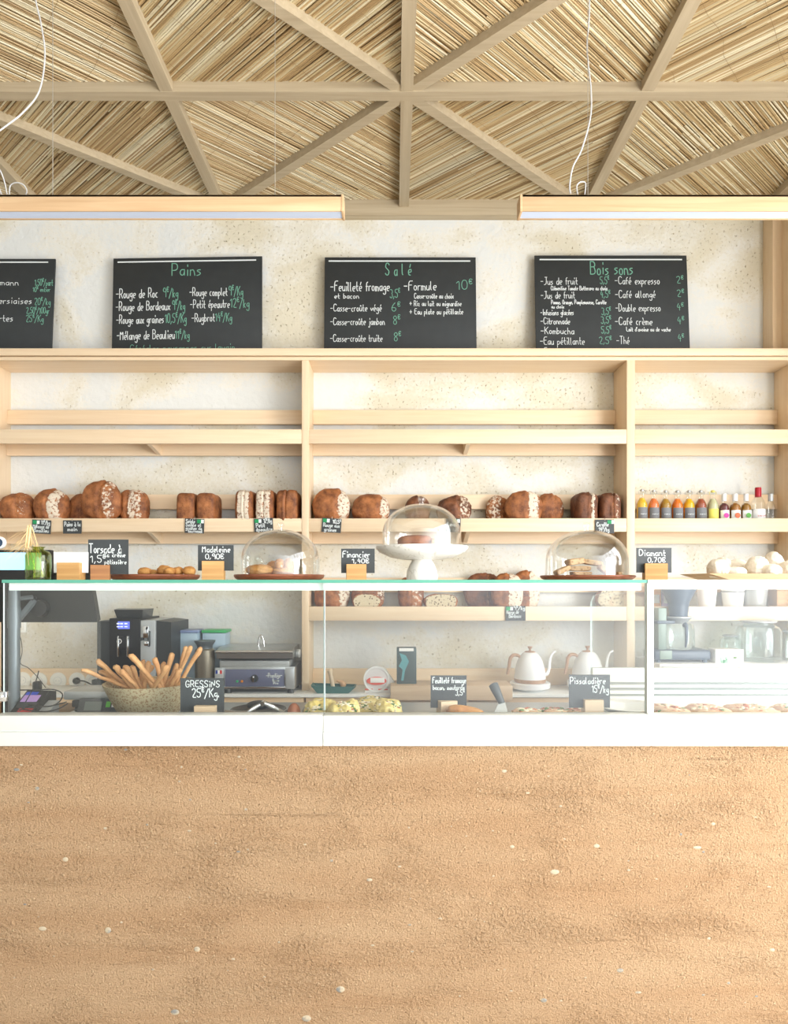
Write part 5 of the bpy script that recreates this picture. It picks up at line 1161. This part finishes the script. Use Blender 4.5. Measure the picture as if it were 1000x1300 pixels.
# ------------------------------------------------------------------ machines on the worktop, shaded bay
def pbx(q, u0, u1, v0, v1, D, dep, mi=0, bev=.003):
    a, b_ = at(u0, v1, D), at(u1, v0, D); return q.box(a.x, b_.x, D, D + dep, a.z, b_.z, mi, bev)
D = 3.62; c = at(158, 0, D)
t = thing('espresso_machine', 'black and silver automatic espresso machine with bean hopper and blue display', 'coffee machine', (c.x, D, WT)); L_ = t.location
vb = HY + (CZ - WT) * F / D - .2
pbx(mbo(L_), 123, 139, 788.5, vb, D + .02, .3).build('side_tank', M['darkgrey'], t)
q = pbx(mbo(L_), 138.5, 178, 785, 846, D, .3, bev=.004); pbx(q, 138.5, 178, 846, vb, D + .05, .25); pbx(q, 135, 190, 872, vb, D - .01, .06); q.build('front_body', M['black'], t)
pbx(mbo(L_), 178.2, 197, 787.5, vb, D + .004, .3).build('silver_panel', M['silver'], t)
a, b_ = at(197.2, vb, D + .02), at(217, 790, D + .02)
q = mbo(L_); q.prism([(a.x, a.z), (b_.x, a.z), (b_.x, b_.z), (a.x, at(0, 788, D).z)], D + .02, D + .33, 'Y'); q.build('rear_body', M['darkgrey'], t)
q = mbo(L_); A = [at(144.5, 774, D + .03), at(181, 774, D + .03), at(195, 776.5, D + .22), at(150, 776.5, D + .22)]; Bt = [at(149, 785.5, D + .04), at(180, 785.5, D + .04), at(193, 787, D + .2), at(153, 787, D + .2)]
zt_, zb_ = A[0].z, at(0, 786.5, D + .1).z
A = [Vector((p.x, p.y, zt_)) for p in A]; Bt = [Vector((p.x, p.y, at(0, 787, D).z)) for p in Bt]
q.add(A + Bt, [(0, 1, 2, 3), (4, 5, 6, 7), (0, 1, 5, 4), (1, 2, 6, 5), (2, 3, 7, 6), (3, 0, 4, 7)]); q.build('bean_hopper', mat('smoky_plastic', (60, 62, 62), .25), t)
pbx(mbo(L_), 149.5, 164.5, 789, 798.5, D - .001, .002, bev=0).build('display', emit('blue_display', (96, 110, 220), .6), t)
q = mbo(L_)
for u in (148, 152.5, 158): pbx(q, u, u + 3.5, 791, 792.5, D - .002, .002, bev=0); pbx(q, u, u + 3.5, 795, 796.2, D - .002, .002, bev=0)
q.build('display_text', emit('display_white', (220, 225, 250), .6), t)
q = mbo(L_); p = at(154.5, 813.5, D)
q.lathe([(.009, -.032), (.0135, -.032), (.0135, -.0285), (.009, -.0285)], (p.x, D, p.z), 24, axis='Y')
for u in (148.5, 160.5): pbx(q, u, u + 2.6, 807.5, 834, D - .03, .03)
q.build('coffee_spout', M['chrome'], t)
pbx(mbo(L_), 149, 163, 808, 825, D - .028, .028).build('spout_block', M['black'], t)
q = mbo(L_); pbx(q, 181, 188, 795, 810, D - .02, .024); pbx(q, 182.5, 188, 814, 820, D - .024, .024); q.build('steam_wand', M['chrome'], t)
q = mbo(L_); pbx(q, 187, 189.5, 801, 821, D - .014, .018); p = at(181, 811, D); q.lathe([(0, -.02), (.009, -.02), (.009, 0.004), (0, 0.004)], (p.x, D, p.z), 20, axis='Y'); q.build('wand_lever', M['darkgrey'], t)
# boxes and canister between the machines
M['bluebox'] = mat('pale_blue_plastic', (176, 198, 214), .35); 
def tub(lab, u0, u1, vt, lid, D):
    c = at((u0 + u1) / 2, 0, D); t = thing('plastic_storage_tub', lab, 'tub', (c.x, D, WT), 'storage tubs behind the breadsticks'); L_ = t.location; vb = HY + (CZ - WT) * F / D
    pbx(mbo(L_), u0 + 1, u1 - 1, vt + 3.5, vb, D, .12, bev=.008).build('tub_body', M['bluebox'], t); pbx(mbo(L_), u0, u1, vt, vt + 3.6, D - .004, .128, bev=.003).build('lid', lid, t)
tub('pale blue plastic tub with grey-blue lid behind the breadsticks', 221.5, 251, 800, mat('grey_blue_lid', (132, 146, 182), .4), 3.80)
tub('pale blue plastic tub with green lid next to the grill', 255.5, 287, 800, mat('green_lid', (72, 172, 104), .4), 3.84)
D = 3.72; c = at(260, 0, D); t = thing('steel_canister', 'tall brownish steel canister with dark flared lid beside the grill', 'canister', (c.x, D, WT)); s = px(D)
q = MB(); q.lathe([(0, 0), (12 * s, 0), (12.2 * s, .004), (12.2 * s, at(0, 825, D).z - WT), (10 * s, at(0, 823, D).z - WT), (0, at(0, 823, D).z - WT)], n=32); q.build('body', mat('brown_steel', (150, 142, 126), .35, .7), t)
q = MB(); z0, z1 = at(0, 823, D).z - WT, at(0, 813, D).z - WT; q.lathe([(0, z0), (9.5 * s, z0), (9.5 * s, z0 + .012), (10.5 * s, z0 + .022), (13 * s, z1 - .006), (13 * s, z1), (8 * s, z1), (0, z1 - .004)], n=32); q.build('lid', M['pole'], t)
# contact grill
D = 3.68; c = at(323, 0, D); t = thing('contact_grill', 'stainless contact grill with grey-blue control panel, beside the upright', 'grill', (c.x, D, WT)); L_ = t.location
q = mbo(L_); pbx(q, 279, 374, 846.5, 875, D + .015, .26, bev=.002); q.build('housing', M['steel'], t)
q = mbo(L_); pbx(q, 278.5, 367, 838.5, 848, D + .03, .24, bev=.004); q.build('lower_plate', M['steeldull'], t)
q = mbo(L_); n_ = 40; x0, x1 = at(277, 0, D).x, at(371, 0, D).x; za, zb = at(0, 836.5, D).z, at(0, 831, D).z
for i in range(n_):
    xa = x0 + (x1 - x0) * (i + .15) / n_; q.box(xa, xa + (x1 - x0) / n_ * .7, D + .005, D + .25, za - .004, za + .006)
q.build('upper_ribs', M['darkgrey'], t)
q = mbo(L_); q.prism([(D - .005, zb - .022), (D + .27, zb - .022), (D + .25, at(0, 822.5, D).z), (D + .05, at(0, 822.5, D).z), (D - .01, at(0, 826, D).z)], x0 - .008, x1 + .004, 'X'); q.build('lid', M['steel'], t)
q = mbo(L_); z_ = at(0, 827.3, D).z; q.tube([(x0 - .012, D - .012, z_), (x1 + .004, D - .012, z_)], .007, 12); q.build('front_bar', M['chrome'], t)
q = mbo(L_); zz = at(0, 829.5, D + .1).z; q.lathe([(0, 0), (.022, 0), (.026, .006), (.026, .02), (.02, .026), (0, .026)], (x1 + .005, D + .1, zz), 20, axis='X'); q.build('hinge_knob', M['steeldull'], t)
q = mbo(L_); hs = [at(327.5, 823.5, D + .1), at(328.5, 812, D + .1), at(331, 806.5, D + .1), at(334, 812, D + .1), at(335.5, 823.5, D + .1)]; q.tube(hs, .0058, 10, smooth=6); q.build('lifting_handle', M['chrome'], t)
q = mbo(L_); pbx(q, 285.5, 361, 849.8, 871.5, D + .008, .01, bev=.001); q.build('control_panel', mat('grey_blue_panel', (104, 108, 134), .4), t)
pbx(mbo(L_), 284, 362.5, 872, 874, D + .004, .014, bev=.001).build('drip_edge', M['chrome'], t)
for u0, u1 in ((272.5, 283.6), (362.3, 373.5)): pbx(mbo(L_), u0, u1, 848, 874.5, D - .004, .03, bev=.003).build('side_post', M['silver'], t)
q = mbo(L_)
for nm, u, m in (('flag_blue', 273.5, (40, 70, 160)), ('flag_white', 276.2, (240, 240, 240)), ('flag_red', 278.9, (210, 50, 50))):
    pbx(mbo(L_), u, u + 2.7, 851, 855.5, D - .0052, .001, bev=0).build('flag_sticker', mat(nm, m, .5), t)
p = at(323, 861.5, D + .008)
q = mbo(L_); q.lathe([(0, -.02), (.018, -.02), (.0215, -.004), (.0215, 0), (0, 0)], (p.x, D + .008, p.z), 28, axis='Y'); kb = q.build('dial', M['darkgrey'], t)
q = mbo(L_); q.box(p.x - .004, p.x + .004, D - .026, D - .0125, p.z - .016, p.z + .018, bev=.002); q.build('dial_grip', M['chrome'], kb)
for u, nm, m in ((301, 'green_indicator', (60, 170, 110)), (307, 'orange_indicator', (230, 140, 40))):
    p = at(u, 865, D + .008); q = mbo(L_); q.lathe([(0, -.006), (.006, -.005), (.0075, 0), (0, 0)], (p.x, D + .008, p.z), 18, axis='Y'); q.build(nm, mat(nm, m, .3), t)
q = mbo(L_)
for T_, a, b2, v, h in (('-Prestige-', 338, 358, 860, 5.5), ('Gamme', 346, 354, 865, 3), ('Pro', 347, 353, 868.5, 2.6)):
    pa, pc = at(a, v, D + .0065), at(b2, v, D + .0065); write(q, T_, pa.x, pc.x, pa.z, h * px(D), D + .0065, .9 * px(D))
q.build('lettering', M['chalk'], t)
for u in (284, 364):
    for yy in (D + .03, D + .22):
        p = at(u + 4, 0, D); q = mbo(L_); q.lathe([(.018, WT + .0005), (.018, WT + .012), (.012, at(0, 874.5, D).z)], (p.x, yy, 0), 16); q.build('foot', M['darkgrey'], t)

# ------------------------------------------------------------------ middle bay of the worktop
D = 3.74; c = at(424, 0, D); t = thing('teal_dish', 'low teal dish with flaring ends holding wooden tools', 'dish', (c.x, D, WT)); s = px(D)
M['teal'] = mat('teal_glaze', (58, 104, 100), .4, var=.05)
H = at(0, 870.5, D).z - WT
q = MB(); q.prism([(-20 * s, 0.001), (19 * s, 0.001), (28 * s, H), (27 * s, H), (18 * s, .006), (-19 * s, .006), (-27 * s, H), (-28 * s, H + .012)], -.05, .05, 'Y')
for yy in (-.055, .05): q.prism([(-20 * s, 0.001), (19 * s, 0.001), (28 * s, H), (-28 * s, H + .008)], yy, yy + .005, 'Y')
q.build('dish_body', M['teal'], t)
def tool(lab, pts, rs, m, nm, cat):
    P_ = [at(*p) for p in pts]; q = mbo(P_[0]); q.tube(P_, rs, 14, smooth=4); tag(q.build(nm, m, None, P_[0]), lab, cat, 'wooden tools in the teal dish')
palew = wood('pale_tool_wood', (228, 210, 184), (206, 184, 152), 'Z')
tool('pale wooden pestle leaning up out of the teal dish', [(423, 874, D), (421.5, 866, D), (419.5, 857, D), (418.5, 851, D), (417.5, 849, D)], [.010, .013, .011, .017, .008], palew, 'pestle', 'pestle')
tool('small wooden brush with rounded head in the teal dish', [(427, 864, D + .01), (430, 865, D + .01), (434, 867, D + .01), (436, 870, D + .01), (437, 872, D + .01)], [.006, .008, .016, .018, .008], wood('brown_tool_wood', (212, 172, 132), (186, 142, 102), 'X'), 'wooden_brush', 'brush')
# tape dispenser
D = 3.73; p = at(478, 859, D); t = thing('tape_dispenser', 'clear round tape dispenser with red oval label on the worktop', 'tape dispenser', (p.x, D, WT)); L_ = t.location
M['clearplastic'] = clearglass('milky_plastic', (.9, .9, .9), .10, .2, 2.0, .6); M['whiteplastic'] = mat('white_plastic', (238, 238, 236), .35); M['red'] = mat('red_label', (222, 96, 78), .5)
z = WT + .078; r = .073
q = mbo(L_); q.lathe([(r - .010, -.03), (r, -.03), (r, .03), (r - .010, .03), (r - .010, -.03)], (p.x, D, z), 48, axis='Y'); q.build('tape_roll', M['whiteplastic'], t)
q = mbo(L_); q.lathe([(0, -.026), (r - .011, -.026), (r - .011, .026), (0, .026)], (p.x, D, z), 40, axis='Y'); q.build('core_disc', mat('pale_core', (226, 222, 220), .4), t)
q = MB(); q.lathe([(0, -.0325), (1, -.0325), (1, -.0262), (0, -.0262)], (0, 0, 0), 40, axis='Y'); q.v = [(v[0] * .056, v[1], v[2] * .023 + (at(0, 863.5, D).z - WT)) for v in q.v]; q.build('red_label', M['red'], t)
q = mbo(L_); pbx(q, 470, 488, 860.5, 866.8, D - .0355, .003, bev=.001); q.build('white_label', M['white'], t)
q = mbo(L_); x_ = p.x; q.prism([(x_ - .066, WT + .001), (x_ + .12, WT + .001), (x_ + .126, WT + .02), (x_ + .074, WT + .10), (x_ + .068, WT + .1), (x_ + .07, WT + .03), (x_ - .066, WT + .01)], D - .024, D + .024, 'Y'); q.build('base', mat('frosted_base', (226, 224, 222), .35), t)
q = mbo(L_); pbx(q, 463, 473, 874.2, 876.2, D - .0262, .002, bev=0); pbx(q, 480, 492, 874.5, 876.2, D - .0262, .002, bev=0); q.build('red_print', M['red'], t)
# bread board over the worktop edge
D = 3.60; a, b_ = at(495.5, 889.2, D), at(650.5, 870.5, D); t = thing('long_bread_board', 'long pale wooden bread board hooked over the front edge of the worktop', 'bread board', ((a.x + b_.x) / 2, D, WT)); L_ = t.location
q = mbo(L_); q.box(a.x, b_.x, D, D + .028, a.z, b_.z, bev=.002); q.build('front_lip', M['boardwood'], t)
q = mbo(L_); q.box(a.x, b_.x, D + .0285, D + .20, WT + .001, b_.z, bev=.002); q.build('board', M['boardwood'], t); ZBB = b_.z
# coffee packet
D = 3.66; a, b_ = at(503.5, 868.5, D), at(528.5, 822.5, D); t = thing('coffee_packet', 'tall dark green-grey packet with pale blue pattern and white top label', 'packet', ((a.x + b_.x) / 2, D, ZBB)); L_ = t.location
q = mbo(L_); q.box(a.x, b_.x, D, D + .07, ZBB, b_.z, bev=.004); q.build('packet_body', mat('dark_packet', (74, 90, 90), .5, var=.06), t)
pbx(mbo(L_), 506.5, 525, 822.8, 826.8, D - .0012, .001, bev=0).build('white_label', M['white'], t)
q = mbo(L_); pt = [(507, 829), (515, 832), (519, 840), (514, 851), (512, 864), (509, 864), (511, 850), (506, 846), (510, 838)]
q.prism([(at(u, v, D).x, at(u, v, D).z) for u, v in pt], D - .0014, D - .0002, 'Y'); q.build('pale_pattern', mat('pale_teal_print', (96, 160, 166), .5), t)
# kettles
M['kwood'] = wood('kettle_wood', (196, 160, 130), (170, 130, 100), 'Z'); M['kwhite'] = mat('matt_white_enamel', (242, 243, 244), .35)
def kettle(lab, uc, D, label2=None):
    c = at(uc, 0, D); t = thing('gooseneck_kettle', lab, 'kettle', (c.x, D, WT), 'white kettles on the worktop', rz=0); s = .00452
    def P(du, v): return (du * s, 0, (881.5 - v) * s)
    q = MB(); q.lathe([(0, .004), (.062, .004), (.066, 0.0), (.07, .004), (25 * s, .02), (25.5 * s, .046), (24.5 * s, .05), (0, .05)], n=40); q.build('base', M['kwhite'], t)
    q = MB(); q.lathe([(0, .0505), (19.6 * s, .0505), (19.8 * s, .052), (19.8 * s, .070), (0, .070)], n=40); q.build('wooden_band', M['kwood'], t)
    q = MB(); q.lathe([(0, .0703), (19.8 * s, .0703), (19.6 * s, .08), (19 * s, .11), (17.8 * s, .14), (15.6 * s, .172), (12.8 * s, .197), (9.5 * s, .214), (7.2 * s, .221), (0, .221)], n=48); q.build('body', M['kwhite'], t)
    q = MB(); q.lathe([(0, .2213), (7 * s, .2213), (6.2 * s, .226), (1.6 * s, .229), (1.2 * s, .236), (3.2 * s, .252), (3 * s, .254), (0, .254)], n=24); q.build('lid', M['kwood'], t)
    q = MB(); q.tube([P(18, 861), P(22, 860), P(24.5, 853), P(25.5, 843), P(27.5, 836), P(30.5, 832.5), P(33, 832)], [.011, .010, .008, .0075, .0065, .006, .0055], 12, smooth=6); q.build('spout', M['kwhite'], t)
    q = MB(); q.tube([P(-11, 841), P(-15, 837), P(-21, 836.5), P(-25, 841), P(-26.5, 850), P(-28.5, 861)], [.007, .009, .010, .010, .009, .008], 12, smooth=6); q.build('handle', M['kwood'], t)
kettle('white gooseneck kettle with wooden handle standing fully in view', 672.5, 3.79)
kettle('second white gooseneck kettle partly hidden by the Pissaladière card', 745.5, 3.82)
# ------------------------------------------------------------------ brewer, jars and packets in the bright bay
D = 3.70; c = at(862, 0, D); t = thing('filter_coffee_brewer', 'dark blue-grey filter coffee brewer with funnel and glass jug', 'coffee brewer', (c.x, D, ZR)); L_ = t.location; s = px(D)
M['brewer'] = mat('blue_grey_enamel', (70, 84, 100), .4); M['brewgreen'] = mat('grey_green_enamel', (128, 146, 134), .4)
vb = HY + (CZ - ZR) * F / D
q = mbo(L_); x0, x1 = at(828, 0, D).x, at(901, 0, D).x; z0, z1 = ZR + .012, at(0, 825, D).z
q.box(x0, x1, D - .02, D + .14, z0, z1, bev=.016, seg=3)
for xx in (x0 + .03, x1 - .03):
    for yy in (D + .0, D + .12): q.lathe([(.014, ZR + .0005), (.014, z0 + .004)], (xx, yy, 0), 12)
q.build('base', M['brewer'], t)
pbx(mbo(L_), 837.5, 853, 826, 837, D - .0225, .003, bev=.001).build('badge_panel', M['brewgreen'], t)
pbx(mbo(L_), 835.5, 846, 772, 826, D + .02, .08, bev=.004).build('column', M['brewgreen'], t)
pbx(mbo(L_), 834.5, 857, 788, 792, D + .01, .1, bev=.003).build('shelf_arm', M['brewer'], t)
q = mbo(L_); cx = at(866.5, 0, D).x; yy = D + .055
q.lathe([(0, at(0, 783, D).z), (11 * s, at(0, 783, D).z), (12.5 * s, at(0, 770, D).z), (13 * s, at(0, 765, D).z), (21.5 * s, at(0, 748, D).z), (21.5 * s, at(0, 744, D).z), (0, at(0, 744, D).z)], (cx, yy, 0), 32); q.build('funnel', M['brewer'], t)
q = mbo(L_); q.lathe([(0, at(0, 792, D).z), (9 * s, at(0, 792, D).z), (13.5 * s, at(0, 787, D).z), (17.5 * s, at(0, 784.5, D).z), (17.5 * s, at(0, 783.2, D).z), (0, at(0, 783.2, D).z)], (cx, yy, 0), 32); q.build('drip_ring', M['silver'], t)
q = mbo(L_); o_ = [(0, z1 + .001), (18 * s, z1 + .001), (19.5 * s, z1 + .01), (19.5 * s, at(0, 800, D).z), (17 * s, at(0, 793, D).z)]
q.lathe(o_ + [(r - .002 if r else 0, z + .002) for r, z in o_[::-1]], (cx, yy, 0), 36); q.build('glass_jug', M['jarglass'], t)
q = mbo(L_); q.tube([(cx, yy - 18 * s - .004, at(0, 793, D).z), (cx, yy - .1, at(0, 796, D).z), (cx, yy - .1, at(0, 812, D).z), (cx, yy - .09, at(0, 821, D).z)], [.016, .010, .008, .004], 10, smooth=4); q.build('jug_handle', M['brewer'], t)
# milk carton
D = 3.66; a, b_ = at(908, 0, D), at(944, 0, D); t = thing('milk_carton', 'white milk carton lying flat with green word lait, beside the big jar', 'carton', ((a.x + b_.x) / 2, D, ZR)); L_ = t.location
q = mbo(L_); q.box(a.x, b_.x, D, D + .09, ZR, at(0, 824.5, D).z, bev=.003); q.build('carton_body', mat('carton_white', (246, 248, 244), .5), t)
q = mbo(L_); pa, pc = at(915, 841, D - .001), at(923, 841, D - .001); write(q, 'lait', pa.x, pc.x, pa.z, 7 * px(D), D - .001, 1.2 * px(D)); q.build('lettering', M['signgreen'], t)
pbx(mbo(L_), 931, 935, 833.5, 836.5, D - .0015, .001, bev=0).build('green_logo', M['herb'], t)
# jars
def jar(lab, uc, r_px, vt, D, lid=True):
    c = at(uc, 0, D); s = px(D); H = CZ - (vt - HY) * s - ZR; r = r_px * s
    t = thing('glass_storage_jar', lab, 'jar', (c.x, D, ZR), 'glass jars in the bright bay')
    o_ = [(0, 0), (r * .96, 0), (r, .006), (r, H * .72), (r * .92, H * .82), (r * .68, H * .88), (r * .66, H * .93)]
    q = MB(); q.lathe(o_ + [(max(0, a - .003), z + .003) for a, z in o_[::-1]], n=36); q.build('jar_glass', M['jarglass'], t)
    if lid: q = MB(); q.lathe([(0, H * .93), (r * .7, H * .93), (r * .78, H * .95), (r * .8, H * .985), (r * .7, H), (0, H)], n=32); q.build('lid', M['silver'], t)
jar('large clear lidded glass jar behind the milk carton end', 963, 26, 787, 3.78)
jar('small clear glass jar between brewer and large jar', 928, 13, 806, 3.86)
jar('glass jar partly cut off by the picture edge', 1004, 12, 800, 3.80)
# packets and tins on the low shelf
def lowpx(v, D): return CZ - (v - HY) * px(D)
for i, (u0, u1, m, lab) in enumerate([(822, 836, (232, 178, 110), 'orange and cream paper packet on the low shelf by the upright'), (837, 851, (206, 196, 220), 'lilac paper packet on the low shelf behind the brewer')]):
    D = 3.9; a, b_ = at(u0, 0, D), at(u1, 0, D); t = thing('paper_packet', lab, 'packet', ((a.x + b_.x) / 2, D, ZL)); H = lowpx(741, D) - ZL
    w2 = (b_.x - a.x) / 2; q = MB(); q.prism([(-.035, 0), (.035, 0), (.033, H * .8), (.004, H), (-.004, H), (-.033, H * .8)], -w2, w2, 'X'); q.build('packet_body', mat('packet_paper_%d' % i, m, .6, var=.12, vs_=40), t)
    q = MB(); q.box(-w2 * .7, w2 * .7, -.0365, -.0355, H * .2, H * .55); q.build('label', M['signwhite'], t)
for i, (uc, r_, vt, m, lab) in enumerate([(897, 12, 742, 'ceramic', 'white ceramic pot on the low shelf beside the brewer funnel'), (930, 14, 741, 'ceramic', 'white pot with a dark rim line on the low shelf'), (958, 15, 742, 'steeldull', 'dull grey metal tin on the low shelf')]):
    D = 3.9; s = px(D); c = at(uc, 0, D); H = lowpx(vt, D) - ZL; t = thing('storage_pot', lab, 'pot', (c.x, D, ZL)); r = r_ * s
    q = MB(); q.lathe([(0, 0), (r * .78, 0), (r * .82, .004), (r, H * .86), (r, H * .9), (0, H * .9)], n=32); q.build('pot_body', M[m], t)
    q = MB(); q.lathe([(0, H * .91), (r * 1.04, H * .91), (r * 1.04, H * .97), (r * .6, H), (0, H)], n=32); q.build('lid', M[m], t)
    if i == 1: q = MB(); q.lathe([(r * .985, H * .66), (r * 1.0, H * .66), (r * 1.0, H * .69), (r * .985, H * .69)], n=32); q.build('dark_band', M['black'], t)
D = 3.9; a, b_ = at(980, 0, D), at(999, 0, D); t = thing('wooden_box', 'small brown wooden box at the end of the low shelf', 'box', ((a.x + b_.x) / 2, D, ZL)); H = lowpx(744, D) - ZL
mbo(t.location).box(a.x, b_.x, D - .05, D + .05, ZL, ZL + H * .8, bev=.003).build('box_body', M['oak'], t); mbo(t.location).box(a.x - .003, b_.x + .003, D - .053, D + .053, ZL + H * .802, ZL + H, bev=.003).build('lid', M['oak'], t)
